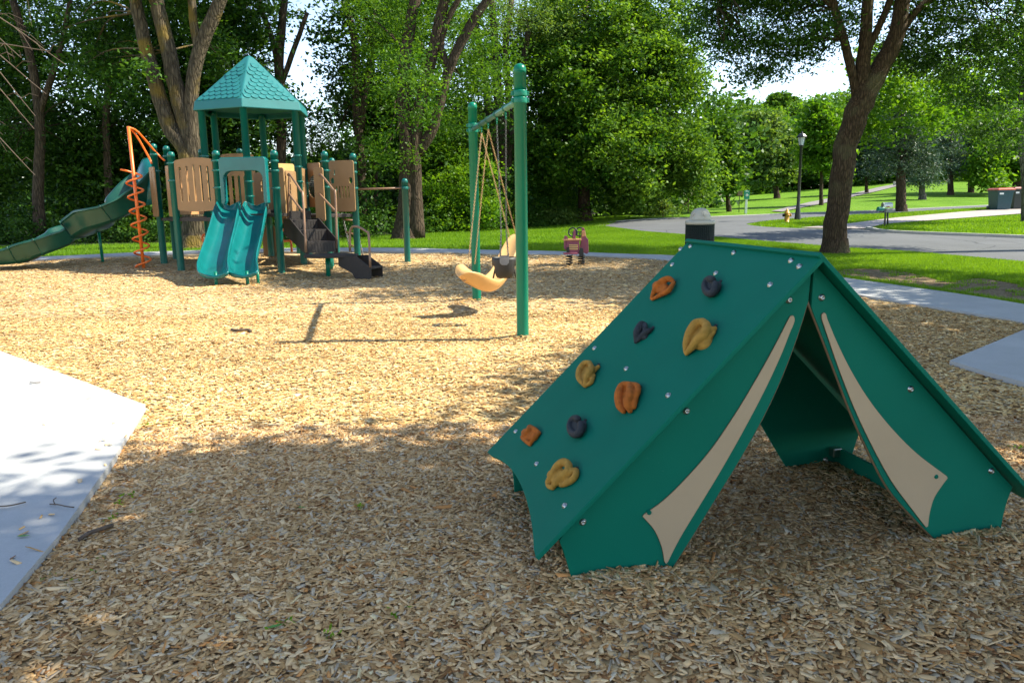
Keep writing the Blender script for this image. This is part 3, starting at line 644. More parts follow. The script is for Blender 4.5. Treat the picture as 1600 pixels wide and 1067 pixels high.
world_tree('broad shade tree beyond the right edge of the picture', 15.5, 10.5, 11, [
    (11.4, 7.2, 7.8, 2.5, 1.6, 1.1), (14, 10.0, 8.0, 2.9, 1.9, 1.2), (11.3, 13.6, 8.4, 3.2, 1.6, 1.1), (16, 8, 8, 3, 2.6, 1.3), (13.5, 16.0, 9.2, 3.6, 1.8, 1.2), (8.2, 13.6, 8.6, 2.8, 1.5, .8), (7.2, 16.2, 9.2, 3.0, 1.7, .9), (11, 15.4, 9.2, 2.6, 1.4, .8), (10.4, 11.6, 8.2, 1.4, 1.0, .7), (5.7, 15.3, 9.4, 2.0, 1.7, .8), (12.2, 5.2, 7.8, 1.8, 1.2, .9), (16.5, 12.6, 8.6, 2.2, 2.2, 1.2), (14, 18.4, 9.6, 3, 1.2, 1)], 42, dens=95, per=44, L=.18, Wd=.11, fill=.7, clump=.55)
build_tree('tree', 'added tree out of sight on the right, its high crown strung out to shade the back path', (18, 20.3, hz(18, 20.3)), [([(18, 20.3, -.1), (17.5, 20.6, 4), (15, 20.3, 8.5), (9, 20.4, 11.0), (1, 21, 11.4)], [.34, .26, .18, .10, .05])],
    [(sx + 10.6, lerp_tab(sx, [-12, -8.5, -6, -3.4, 0, 2.5, 4], [19.7, 20.8, 21.1, 20.6, 19.5, 18.9, 18.5]) + .5, 11.4 + .25 * cos(sx * 2), 1.1, .8, .5) for sx in (-12.4, -11, -9.6, -8.2, -6.8, -5.4, -4, -2.6, -1.2, .2, 1.6, 3, 4.4)], M['leafwood'], M['barkdark'], 43, dens=64, per=40, L=.18, Wd=.11, fill=.7, nbranch=20)  # unseen tree added for its shadow, crown follows the path
# bare drooping limbs at the left edge
rr = random.Random(5)
rt = root('bare_branch_tree', (-11.6, 15.2, hz(-11.6, 15.2)), 'dead drooping bare twigs hanging in from the left edge', 'tree')
mb = MB(); limb(mb, [(-11.6, 15.2, -.1), (-11.7, 15.1, 3), (-11.5, 15.2, 6), (-11.7, 15.3, 8)], [.2, .16, .12, .06])
for i in range(16):
    s = Vector((-11.4, 15.2, rr.uniform(4.2, 6))); a = rr.uniform(.5, 2.3)
    e = s + Vector((a * 1.35, rr.uniform(-.8, .8), rr.uniform(-2.4, .3))); mid = s.lerp(e, .5) + Vector((0, 0, rr.uniform(.2, .6)))
    P = [Vector(p) for p in crom([s, mid, e], 5)]; mb.tube(P, list(np.linspace(.022, .006, len(P))), 4, cap=False)
    for j in range(5):
        b = P[rr.randint(3, len(P) - 1)]; f = b + Vector((rr.uniform(-.2, .6), rr.uniform(-.3, .3), rr.uniform(-.7, .1))); mb.tube([b, b.lerp(f, .5) + Vector((0, 0, .07)), f], [.007, .005, .003], 3, cap=False)
mb.build('trunk', M['twig'], rt)
# wood mass and undergrowth
def mass(name, label, blobs, leaf, seed, dens, clump, per, L, Wd, cat, fill=.3):
    R = np.random.default_rng(seed); C, tone, cc = crown_points(blobs, dens, R, clump, per, fill)
    me = leafpart(name, C, tone, L, Wd, leaf, R, (0, 0, 0), .2); o = bpy.data.objects.new(name, me); COL.objects.link(o); return tag(o, label, cat, kind='stuff')
R0 = np.random.default_rng(77)
def gap(u, v):   # where the photograph shows open sky between the trees
    return (425 < u < 545 and v < 175) or (55 < u < 150 and v < 150 and R0.uniform() < .8) or (700 < u < 830 and v < 60 and (u + v) % 3 < 1.5)
bl = []
for i in range(230):
    u = R0.uniform(-60, 835); v = R0.uniform(-60, 365); y = 30 + R0.uniform(0, 9) + max(0, u - 480) * .022
    if gap(u, v) or (v < 130 and R0.uniform() < .5): continue
    g = W(u, v, y)
    if g.x > 4: continue
    bl.append((g.x, g.y, max(.8, g.z), R0.uniform(1.2, 2.2), 1.4, R0.uniform(1.0, 1.7)))
for i in range(60):
    x = R0.uniform(-24, -5); y = R0.uniform(25.5, 33); bl.append((x, y, R0.uniform(11.5, 15) + (1 if y > 30 else 0), R0.uniform(1.8, 2.8), 1.8, 1.2))
mass('wood', 'dark wall of woodland foliage behind the playground', bl, M['leafwood'], 51, 17, .7, 34, .24, .13, 'wood')
bl = []
for i in range(110):
    x, y, z = R0.uniform(-60, 12), R0.uniform(46, 70), R0.uniform(0, 9)
    if -.34 < x / y < -.18 or x / y < -.5: z *= .35
    bl.append((x, y, z, R0.uniform(3, 5), 3, R0.uniform(2, 3.4)))
mass('wood', 'farther woodland rising behind the first row of trees', bl, M['leafwood'], 52, 8, 1.1, 30, .42, .24, 'wood')
bl = []
for i in range(60):
    x = -26 + i * .50 + R0.uniform(-.3, .3); y = 27.4 + max(0, x + 6.5) * 1.35 + R0.uniform(-.3, 1.5)
    if x > 6: break
    h = R0.uniform(.4, 1.2); bl.append((x, y, hz(x, y) + h * .6, R0.uniform(.6, 1.2), .8, h))
mass('undergrowth', 'low leafy undergrowth along the foot of the wood', bl, M['leafwood'], 53, 60, .3, 26, .12, .07, 'undergrowth', .4)
for k_, (u, v, y, r, h, lf, lb) in enumerate([(712, 340, 34, 2.1, 3.0, 'leafbright', 'bright green leafy thicket between the wood trunk and the swing posts'),
        (850, 300, 40, 2.3, 2.8, 'leafbright', 'bright green bush right of the near swing post'), (690, 260, 36, 2.2, 2.0, 'leafbright', 'sunlit high bush left of the far swing post'),
        (860, 335, 39, 1.6, .9, 'leafpale', 'pale low shrub at the lawn edge behind the swing')]):
    g = W(u, v, y); zb = hz(g.x, g.y)
    bb = [(g.x + R0.uniform(-.5, .5) * r, y + R0.uniform(-.4, .4) * r, max(zb + .3, g.z + R0.uniform(-.5, .5) * h), r * .55, r * .5, h * .38) for _ in range(7)] + [(g.x, y, zb + (g.z - zb) * .4, r * .5, r * .5, h * .4)]
    build_tree('shrub', lb, (g.x, y, zb), [([(g.x, y, zb - .1), (g.x, y, zb + (g.z - zb) * .5), (g.x + .2, y, g.z)], [.08, .06, .02])], bb, M[lf], M['barkdark'], 60 + k_, dens=42, clump=.4, per=30, L=.16, Wd=.09, nbranch=10, cat='shrub')
# right-hand side beyond the road
RG = 'trees on the far hillside'
def far_tree(label, ub, vb, hw, top, bot, leaf, seed, tw=3, kind='round', bark='barkdark', **kw):
    """hw: crown half width px, top/bot: picture rows of the crown"""
    cu = kw.pop('cu', ub); mid = (top + bot) / 2; rv = (bot - top) / 2; g = G(ub, vb); L = kw.pop('L', .20 + g.y * .003)
    if kind == 'round':
        bs = [(cu, mid, hw * .75, rv * .75, 0, hw * .75 * g.y / FPX), (cu - hw * .5, mid + rv * .25, hw * .45, rv * .5, 0, hw * .4 * g.y / FPX), (cu + hw * .5, mid + rv * .2, hw * .45, rv * .5, 0, hw * .4 * g.y / FPX),
              (cu - hw * .1, top + rv * .45, hw * .5, rv * .45, 0, hw * .4 * g.y / FPX), (cu + hw * .1, bot - rv * .3, hw * .7, rv * .3, -1, hw * .4 * g.y / FPX)]
    else:
        bs = []; n = 8
        for i in range(n):
            f = (i + .5) / n; w_ = hw * (.18 + .82 * f); bs.append((cu + (hash((seed, i)) % 7 - 3) * hw * .03, top + (bot - top) * f, w_ * .85, rv / n * 1.25, 0, w_ * .8 * g.y / FPX))
    return ptree(label, ub, vb, [([(ub, vb), (ub + (cu - ub) * .3, (vb + mid) / 2), (cu, mid), (cu, top + rv * .3)], [tw, tw * .8, tw * .6, tw * .3])], bs, leaf, M[bark], seed, group=RG,
                 dens=kw.pop('dens', 34), clump=kw.pop('clump', .6), per=kw.pop('per', 36), L=L, Wd=L * kw.pop('wr', .55), nbranch=12, brr=.08, **kw)
far_tree('small tree behind the two park signs, crown joining the big shade tree', 1139, 331, 42, 190, 305, M['leaflinden'], 71, 3.5, cu=1125)
far_tree('round pale green tree left of the street lamp with a sturdy dark trunk', 1214, 310, 58, 172, 292, M['leafpale'], 72, 4.5, cu=1195)
far_tree('tall dark green tree rising behind the street lamp', 1276, 293, 55, 146, 275, M['leaf'], 73, 3.5, cu=1225)
far_tree('slender bright green tree just right of the street lamp', 1283, 321, 42, 150, 285, M['leafbright'], 74, 3, cu=1285)
far_tree('thin dark tree beside the hill path seen right of the leaning trunk', 1354, 302, 34, 190, 280, M['needledark'], 75, 2.6)
far_tree('thick-trunked conifer beside the side street behind the mailboxes', 1408, 331, 66, 120, 272, M['needledark'], 76, 8, kind='spruce', L=.22, wr=.3, dens=50)
far_tree('short forked spruce right of the thick-trunked conifer', 1441, 312, 34, 215, 292, M['needle'], 77, 5, kind='spruce', L=.22, wr=.3, bark='barkgrey', dens=50)
far_tree('spruce with a straight bare trunk in the middle of the hillside', 1485, 305, 34, 130, 268, M['needle'], 78, 4.5, kind='spruce', L=.25, wr=.3, dens=50)
far_tree('wide blue-grey spruce fanning from several stems left of the bins', 1517, 301, 48, 110, 268, M['needle'], 79, 4, kind='spruce', L=.25, wr=.3, dens=50)
far_tree('dark forked tree standing behind the wheeled bins', 1592, 302, 60, 120, 275, M['leaf'], 80, 9)
far_tree('young bright green tree arching left of the wheeled bins', 1556, 306, 30, 205, 300, M['leafbright'], 81, 2, cu=1545)
ptree('grey tree trunk cut by the right edge of the picture', 1603, 347, [([(1603, 346), (1602, 280), (1597, 200), (1600, 100), (1610, 0)], [6, 6, 5.5, 5, 4])],
      [(1600, 60, 60, 50, 0, 2), (1590, 150, 40, 40, 1, 1.4), (1640, 100, 50, 60, 0, 2), (1400, 160, 50, 40, -6, 1.5), (1440, 195, 40, 26, -6, 1.0), (1370, 200, 30, 26, -6, .9), (1450, 130, 50, 36, -5, 1.2), (1510, 170, 40, 40, -4, 1.2), (1500, 110, 50, 40, -4, 1.2), (1550, 200, 36, 34, -3, 1), (1375, 110, 40, 40, -6, 1.2)], M['leafbright'], M['barkgrey'], 82, dens=46, per=40, L=.17, Wd=.10, clump=.42)
for k_, (u, v, hw, h, lb) in enumerate([(1075, 331, 34, 36, 'dark rounded bush beyond the road behind the litter bin'), (1035, 338, 26, 22, 'paler low bush at the foot of the big shade tree'), (1105, 325, 20, 26, 'small bush right of the dark rounded bush')]):
    g = G(u, v); s = g.y / FPX; r = hw * s; hh = h * s
    build_tree('bush', lb, g, [([(g.x, g.y, g.z - .1), (g.x, g.y, g.z + hh * .4), (g.x, g.y, g.z + hh * .8)], [.06, .05, .02])],
               [(g.x, g.y, g.z + hh * .5, r * .8, r * .7, hh * .5), (g.x - r * .5, g.y, g.z + hh * .35, r * .5, r * .5, hh * .4), (g.x + r * .5, g.y, g.z + hh * .35, r * .5, r * .5, hh * .4)], M['leaf' if k_ != 1 else 'leafpale'], M['barkdark'], 90 + k_, dens=60, clump=.35, per=26, L=.16, Wd=.09, nbranch=6, cat='bush')
bl = []
for i in range(150):
    k = R0.uniform(.14, .88); y = R0.uniform(90, 125); x = k * y; z = hz(x, y)
    bl.append((x, y, z + R0.uniform(0, 9) * (1 if k < .3 else 1.1), R0.uniform(3, 5), 3, R0.uniform(2.5, 4)))
mass('wood', 'distant belt of mixed trees along the crest of the hill', bl, M['leaf'], 54, 9, 1.1, 26, .5, .3, 'wood')
# ------------------------------------------------------------------ play tent
def plint(u, v, p, n):
    d = ray(u, v); return CP + d * ((Vector(p) - CP).dot(n) / d.dot(n))
TA = Vector(Gz(960, 912, 0)); TB = Vector(Gz(1558, 843, 0)); TX = (TB - TA).normalized(); TY = Vector((-TX.y, TX.x, 0)); TZ = Vector((0, 0, 1))
TO = TA + TX * .785
def TL(x, y, z): return TO + TX * x + TY * y + TZ * z
tent = root('play_tent', TO, 'dark green A-frame play tent with climbing holds, standing on the wood chips in the foreground', 'play tent')
def fpx(pts, off=0.0):
    out = []
    for u, v in pts:
        q = plint(u, v, TO + TY * off, TY) - TO; out.append((q.dot(TX), q.z))
    return out
RZ = 1.285
def prism_h(mb, loops, o, ax, ay, t):
    """polygon with holes; loops[0] outer"""
    ax = Vector(ax); ay = Vector(ay); n = ax.cross(ay).normalized(); o = Vector(o)
    tri = geometry.tessellate_polygon([[Vector((p[0], p[1], 0)) for p in l] for l in loops]); flat = [p for l in loops for p in l]; K = len(flat)
    A = [o + ax * p[0] + ay * p[1] for p in flat]; B = [a + n * t for a in A]; mb.add(A + B, [tuple(f[::-1]) for f in tri] + [tuple(i + K for i in f) for f in tri])
    b = len(mb.v) - 2 * K; s = 0
    for l in loops:
        m_ = len(l)
        for i in range(m_):
            j = (i + 1) % m_; mb.f.append((b + s + i, b + s + j, b + K + s + j, b + K + s + i)); mb.sm.append(False)
        s += m_
LP = [(1259, 415), (1259, 470)] + [tuple(p) for p in crom([(1259, 470), (1241, 527), (1217, 590), (1188, 652), (1150, 720), (1111, 783), (1072, 846), (1030, 912)], 5)[1:]]
LPb = fpx(LP) + [(fpx([(1030, 912)])[0][0] - .0, -.06)]
left_out = [tuple(p) for p in crom([(893, 909), (888, 888), (880, 862), (872, 842)], 4)]
lo = fpx(left_out)
LPb += [(lo[0][0], -.06)] + lo
LPb += [(-1.0, .245), (-.004, RZ - .035)]
LPb[0] = (-.004, LPb[0][1])
LPb = [(min(x, -.0035), z) for x, z in LPb]
def front_panel(name, poly, y, mat=M['tent'], t=.019):
    mb = MB(); mb.prism(poly, TL(0, y, 0), TX, TZ, t); return mb.build(name, mat, tent, bevel=.0022)
RP = [tuple(p) for p in crom([(1259, 470), (1277, 515), (1300, 575), (1325, 640), (1352, 700), (1385, 762), (1425, 808), (1470, 853)], 5)]
rp = fpx(RP); ro_ = fpx([tuple(p) for p in crom([(1556, 845), (1560, 815), (1567, 785), (1577, 758)], 4)])
RPb = rp + [(rp[-1][0], -.06), (ro_[0][0], -.06)] + ro_ + [(.985, .285), (.004, RZ - .035)]
RPb = [(max(x, .0035), z) for x, z in RPb]
front_panel('front_panel', LPb, 0); front_panel('front_panel', RPb, 0)
MIR = lambda P: [(-x, z) for x, z in P][::-1]
front_panel('rear_panel', MIR(RPb), 1.02); front_panel('rear_panel', MIR(LPb), 1.02)
# tan inlays
c4 = lambda x, y: (740 + x / 1.7779, 340 + y / 1.7779)
in_l = crom([c4(872, 310), c4(842, 385), c4(800, 475), c4(745, 580), c4(680, 695), c4(615, 802), c4(565, 885), c4(533, 948)], 5) + \
    crom([c4(529, 953), c4(524, 945), c4(516, 905), c4(496, 860), c4(464, 823)], 4) + crom([c4(467, 818), c4(520, 780), c4(580, 722), c4(650, 642), c4(720, 540), c4(780, 440), c4(830, 350), c4(866, 280), c4(873, 271), c4(880, 272), c4(882, 284), c4(876, 302)], 5)
in_r = crom([c4(957, 268), c4(963, 262), c4(969, 266)], 3) + crom([c4(972, 278), c4(1000, 345), c4(1040, 425), c4(1090, 505), c4(1150, 580), c4(1220, 650), c4(1303, 713)], 5) + \
    crom([c4(1305, 718), c4(1290, 738), c4(1268, 772), c4(1256, 812), c4(1251, 850)], 4) + crom([c4(1246, 853), c4(1205, 800), c4(1150, 725), c4(1095, 625), c4(1050, 530), c4(1010, 430), c4(980, 345), c4(958, 280)], 5)
for P in (in_l, in_r):
    q = fpx([tuple(p) for p in P]); mb = MB(); mb.prism(q, TL(0, -.0215, 0), TX, TZ, .003)
    cx = sum(p[0] for p in q) / len(q); cz = sum(p[1] for p in q) / len(q)
    o = mb.build('inlay', M['tan'], tent); o['label'] = 'tan curved inlay like a pulled back tent flap'
    # routed edge that shows the brown core
    e = MB(); qq = [TL(x, -.0218, z) for x, z in q]; e.tube(qq, .0016, 4, closed=True); e.build('inlay_edge', M['core'], tent)
def bolt(p, n, r=.0125, mat='steel', name='bolt', par=tent):
    mb = MB(); mb.lathe([(r * 1.15, -.001), (r * 1.15, .0015), (r, .002), (r * .95, .005), (r * .7, .0085), (r * .38, .0098), (r * .34, .006), (0.0001, .0055)], p, 14, n); return mb.build(name, M[mat], par)
for p in [(876, 229), (967, 222), (591, 537), (1214, 476), (303, 845), (1438, 703), (1369, 877)]:
    u, v = c4(*p); bolt(plint(u, v, TO - TY * .019, TY) , -TY)
for p in [(1014, 800), (1462, 744)]:
    u, v = p; bolt(plint(u, v, TO - TY * .021, TY), -TY, .010, 'tent', 'inlay_plug')
# inner edge of the panels, seen as a thin brown line
for poly in (rp, fpx(LP[1:])):
    e = MB(); e.tube([TL(x, -.0095, z) for x, z in poly], .0062, 4); o = e.build('panel_edge', M['core'], tent)
    o.location = TX * (-.001 if poly is rp else .001)
# roof panels
LN = Vector(); a_ = TL(0, -.09, RZ); b_ = TL(0, 1.1, RZ); c_ = TL(-1.12, -.09, .195)
LN = (b_ - a_).cross(c_ - a_).normalized()
if LN.z < 0: LN = -LN
SD = (c_ - a_).normalized(); SL = (c_ - a_).length
def rpl(pts):
    out = []
    for u, v in pts:
        q = plint(u, v, a_, LN) - TL(0, 0, RZ); out.append((q.dot(SD), q.dot(TY)))
    return out
scal = rpl([tuple(p) for p in crom([(763, 710), (783, 719), (802, 737), (817, 766), (827, 800), (832, 832), (834, 866)], 4)])
roofpoly = [(0, -.085), (0, 1.125)] + scal[:-1] + [(scal[-1][0], -.085)]
roofpoly[2] = (scal[0][0], 1.12)
mb = MB(); mb.prism(roofpoly, TL(0, 0, RZ), SD, TY, -.019 if SD.cross(TY).dot(LN) > 0 else .019)
lr = mb.build('roof_panel', M['tent'], tent, bevel=.003); lr['label'] = 'left roof panel carrying the climbing holds'
SDR = Vector(SD); SDR = TX * (-SD.dot(TX)) + TY * SD.dot(TY) + TZ * SD.z
mb = MB(); o_ = TL(0, 0, RZ) + Vector((0, 0, .0)) + TX * -.012 + TZ * .012
mb.prism([(x * 1.02, y) for x, y in roofpoly], o_, SDR, TY, -.019 if SDR.cross(TY).z > 0 else .019)
mb.build('roof_panel', M['tent'], tent, bevel=.003)
for p in [(575, 88), (603, 80), (723, 98), (882, 120), (905, 136), (824, 187), (552, 131), (673, 155), (336, 363), (424, 420), (541, 494), (117, 594), (175, 684), (253, 800)]:
    u, v = c4(*p); bolt(plint(u, v, a_, LN), LN, .0115)
# base rails and inner brackets
for sx in (-1, 1):
    x = .87 * sx
    mb = MB(); mb.box(TL(x, .52, .075), (1.0, .019, .09), TY, TX * sx); mb.build('base_rail', M['tent'], tent, bevel=.002)
    for y in (.03, .98):
        mb = MB(); mb.box(TL(x * .97, y, .1), (.05, .05, .05), TX, TY); mb.build('bracket', M['steel'], tent, bevel=.004)
q = plint(1290, 718, TL(0, 1.0, 0), TY); bolt(q, -TY, .014)
# climbing holds: cast resin shapes, folded lobes merged into one skin each
def hpt(x, y, h): return plint(780 + x / 2.8075, 420 + y / 2.8075, a_ + LN * h, LN)
def hold(strokes, base, screw, mat, lab):
    mb = MB()
    for pts, rad in strokes:
        P = crom([tuple(hpt(*p)) for p in pts], 5); rr_ = np.interp(np.linspace(0, 1, len(P)), np.linspace(0, 1, len(rad)), rad)
        rr_ = rr_ * 1.32; mb.tube([Vector(p) for p in P], list(rr_), 12)
        for e, q in ((P[0], rr_[0]), (P[-1], rr_[-1])):
            mb.lathe([(.0005, -q), (q * .7, -q * .7), (q, 0), (q * .7, q * .7), (.0005, q)], Vector(e), 12)
    for x, y, rx_, ry_, h in base:   # low filled body between the lobes
        c = hpt(x, y, 0); ex = (hpt(x + 1, y, 0) - c) * rx_; ey = (hpt(x, y + 1, 0) - c) * ry_
        vs = []; nn_ = 20; h *= 2.1; lv = [(1.0, -.3), (1.0, .25), (.90, .72), (.55, .95), (.02, 1)]
        for f, z in lv: vs += [c + (ex * cos(2 * pi * k / nn_) + ey * sin(2 * pi * k / nn_)) * f + LN * (h * z) for k in range(nn_)]
        mb.add(vs, [(i * nn_ + k, i * nn_ + (k + 1) % nn_, (i + 1) * nn_ + (k + 1) % nn_, (i + 1) * nn_ + k) for i in range(4) for k in range(nn_)] + [tuple(range(nn_)), tuple(range(4 * nn_, 5 * nn_))], True)
    o = mb.build('climbing_hold', M[mat], tent); o['label'] = lab
    md = o.modifiers.new('r', 'REMESH'); md.mode = 'VOXEL'; md.voxel_size = .0026; md.use_smooth_shade = True
    md = o.modifiers.new('s', 'SMOOTH'); md.factor = .5; md.iterations = 8
    sx_, sy_ = screw
    sc = MB(); sc.lathe([(.0085, .0), (.0085, .005), (.006, .007), (.0055, .004), (.0001, .004)], hpt(sx_, sy_, 0), 12, LN); sc.build('hold_screw', M['black'], o)
    return o
hold([([(668, 130, .012), (684, 92, .026), (712, 58, .036), (742, 44, .030), (762, 54, .018)], [.007, .012, .014, .012, .008]), ([(672, 134, .010), (712, 112, .020), (742, 96, .024), (766, 62, .014)], [.006, .009, .011, .008])],
     [(715, 90, 36, 28, .016)], (770, 60), 'h_orange', 'orange curled hold at the top left')
hold([([(925 + 24 * cos(t), 76 + 33 * sin(t), .024 + .006 * sin(t * 1 + 2)) for t in [pi * j / 8 - .3 for j in range(15)]], [.012, .013, .012, .011, .012]), ([(946, 70, .02), (966, 66, .012), (962, 92, .010), (944, 108, .012)], [.009, .007, .006, .008])],
     [(932, 78, 30, 32, .010)], (972, 58), 'h_black', 'charcoal ring-shaped hold nearest the ridge')
hold([([(636, 240, .018), (622, 244, .030), (604, 278, .034), (598, 322, .010)], [.008, .013, .014, .006]), ([(606, 316, .010), (634, 286, .016), (656, 272, .014), (674, 262, .006)], [.007, .011, .010, .005]), ([(640, 244, .02), (640, 268, .02), (628, 292, .012)], [.009, .009, .007])],
     [(628, 286, 26, 26, .010)], (675, 260), 'h_black', 'charcoal hold with an upright fin')
hold([([(893, 232, .034), (862, 244, .040), (836, 284, .036), (822, 330, .026), (818, 368, .010)], [.013, .017, .016, .013, .007]), ([(893, 232, .034), (910, 250, .034), (900, 284, .036), (868, 316, .032), (838, 352, .020), (820, 374, .010)], [.012, .014, .016, .015, .011, .006]), ([(896, 296, .022), (920, 274, .022), (946, 262, .012)], [.012, .013, .008]), ([(890, 312, .014), (920, 300, .014), (944, 276, .008)], [.009, .010, .006])],
     [(880, 300, 55, 55, .014)], (951, 252), 'h_yellow', 'large mustard ear-shaped hold near the front edge')
hold([([(396, 410, .028), (372, 416, .034), (352, 446, .034), (350, 480, .026), (374, 514, .010)], [.009, .012, .013, .011, .006]), ([(396, 410, .028), (404, 438, .034), (388, 468, .034), (378, 498, .020), (378, 516, .008)], [.009, .012, .012, .009, .006]), ([(396, 470, .014), (414, 446, .016), (436, 428, .010)], [.010, .010, .007]), ([(384, 510, .010), (404, 496, .012), (414, 466, .010)], [.007, .009, .008])],
     [(386, 466, 34, 44, .012)], (438, 422), 'h_yellow', 'mustard ear-shaped hold near the rear edge')
hold([([(572, 506, .026), (540, 514, .034), (524, 554, .036), (528, 600, .026), (546, 626, .012)], [.010, .014, .015, .013, .008]), ([(572, 506, .026), (574, 550, .038), (562, 584, .036), (566, 606, .026), (574, 622, .012)], [.010, .014, .014, .011, .009]), ([(578, 506, .018), (606, 514, .018), (606, 540, .020), (594, 574, .018), (592, 606, .012)], [.009, .010, .011, .010, .008])],
     [(566, 566, 44, 56, .014)], (619, 521), 'h_orange', 'large orange grooved hold in the middle')
hold([([(134, 694, .024), (126, 716, .030), (102, 738, .014)], [.011, .013, .009]), ([(136, 694, .020), (158, 706, .018), (176, 720, .010)], [.010, .010, .007]), ([(104, 742, .012), (124, 760, .014), (136, 772, .008)], [.009, .009, .006]), ([(172, 724, .012), (150, 744, .018), (136, 768, .010)], [.008, .010, .006])],
     [(138, 732, 34, 26, .014)], (181, 723), 'h_orange', 'small orange waisted hold at the lower left corner')
hold([([(334 + 25 * cos(t), 690 + 36 * sin(t), .024 + .006 * sin(t + 2)) for t in [pi * j / 8 - .3 for j in range(15)]], [.012, .013, .012, .011, .012]), ([(354, 676, .02), (374, 676, .012), (372, 706, .010), (350, 730, .012)], [.008, .007, .006, .008])],
     [(338, 694, 30, 36, .010)], (379, 667), 'h_black', 'charcoal ring-shaped hold low on the panel')
hold([([(214, 934, .016), (232, 904, .028), (252, 868, .036), (280, 848, .038), (302, 858, .032), (302, 884, .030), (276, 910, .030), (252, 934, .022), (232, 958, .010)], [.010, .012, .013, .014, .013, .013, .014, .012, .008]), ([(214, 934, .014), (218, 952, .010), (236, 960, .008)], [.010, .009, .008]), ([(296, 912, .016), (318, 890, .020), (338, 884, .012), (330, 914, .014), (300, 938, .012), (272, 948, .010)], [.010, .011, .009, .011, .010, .008])],
     [(270, 918, 54, 36, .014)], (342, 876), 'h_yellow', 'mustard ear-shaped hold lowest on the panel')
# ------------------------------------------------------------------ swing
sN = G(817, 531); sF = G(745, 472)
ZB = W(815, 152, sN.y).z
swg = root('swing_frame', ((sN.x + sF.x) / 2, (sN.y + sF.y) / 2, 0), 'green two-post swing frame with a sloping-looking top beam, in the middle of the wood chips', 'swing frame')
def capped_post(par, x, y, zb, zt, r, mat='post', name='post', n=24):
    mb = MB(); k = r * 1.0
    mb.lathe([(r, zb), (r, zt - k * 1.5), (r * 1.012, zt - k * 1.5), (r * 1.01, zt - k * .9), (r * .93, zt - k * .5), (r * .7, zt - k * .18), (r * .35, zt - .01 * k), (0.0005, zt)], (x, y, 0), n)
    return mb.build(name, M[mat], par)
def clamp(par, x, y, z, r, h=.05, ears=None, mat=None):
    mat = mat or ('postdark' if abs(r - .078) < .001 or abs(r - .072) < .001 else 'post')
    mb = MB(); mb.lathe([(r * 1.02, z - h / 2 - .004), (r * 1.10, z - h / 2), (r * 1.10, z + h / 2), (r * 1.02, z + h / 2 + .004)], (x, y, 0), 20)
    for a in (ears if ears is not None else (0, pi)):
        d = Vector((cos(a), sin(a), 0)); c = Vector((x, y, z)) + d * r * 1.22
        mb.box(c, (r * .36, r * .40, h * .8), d)
    return mb.build('clamp', M[mat], par, bevel=.004)
pN = capped_post(swg, sN.x - .0, sN.y, -.1, W(813.5, 100, sN.y).z, .066); pF = capped_post(swg, sF.x, sF.y, -.1, W(736, 160, sF.y).z, .066)
bd = (sF - sN); bd.z = 0; bdn = bd.normalized(); ang = atan2(bdn.y, bdn.x)
for P, pt in ((sN, pN), (sF, pF)):
    for dz in (.035, -.035):
        clamp(pt, P.x, P.y, ZB + dz, .068, .055, (ang + pi / 2, ang - pi / 2, ang if P is sN else ang + pi))
B0 = Vector((sN.x, sN.y, ZB - .02)); B1 = Vector((sF.x, sF.y, ZB - .02))
mb = MB(); mb.tube([B0.lerp(B1, .015), B0.lerp(B1, .985)], .034, 16); mb.build('beam', M['beam'], swg)
def beam_at(u):
    lo_, hi_ = 0, 1
    for _ in range(30):
        m_ = (lo_ + hi_) / 2; p = B0.lerp(B1, m_); q = p - CP; pu = 800 + FPX * q.dot(CR) / q.dot(FW)
        if pu > u: lo_ = m_
        else: hi_ = m_
    return B0.lerp(B1, lo_)
def chain(name, a, b, mat, par, sag=.0, link=.036, r=.0029, wd=.010):
    a = Vector(a); b = Vector(b); d = b - a; n = max(2, int(d.length / (link * .74))); mb = MB(); t = d.normalized(); s = t.orthogonal().normalized(); u_ = t.cross(s)
    for i in range(n):
        c = a.lerp(b, (i + .5) / n) - Vector((0, 0, sag * 4 * ((i + .5) / n) * (1 - (i + .5) / n))); an = (i % 2) * pi / 2 + .4; w_ = s * cos(an) + u_ * sin(an)
        pts = [c + t * (link / 2 * cos(k)) * (1.0) + w_ * (wd * sin(k)) for k in [j * pi / 4 for j in range(8)]]
        mb.tube(pts, r, 5, closed=True)
    return mb.build(name, M[mat], par)
hang = {}
for k, u in (('a', 752), ('b', 762.5), ('c', 776), ('d', 790)):
    p = beam_at(u); hang[k] = p - Vector((0, 0, .12)); mb = MB()
    mb.lathe([(.042, -.022), (.044, -.018), (.044, .018), (.042, .022)], p, 14, bdn); mb.tube([p - Vector((0, 0, .03)), p - Vector((0, 0, .085))], .012, 8); mb.tube([p + Vector((0, 0, -.085)) + bdn * .014 * cos(q_) + Vector((0, 0, .02 * sin(q_) - .018)) for q_ in [j * pi / 4 for j in range(8)]], .005, 5, closed=True)
    mb.build('hanger', M['post'], swg)
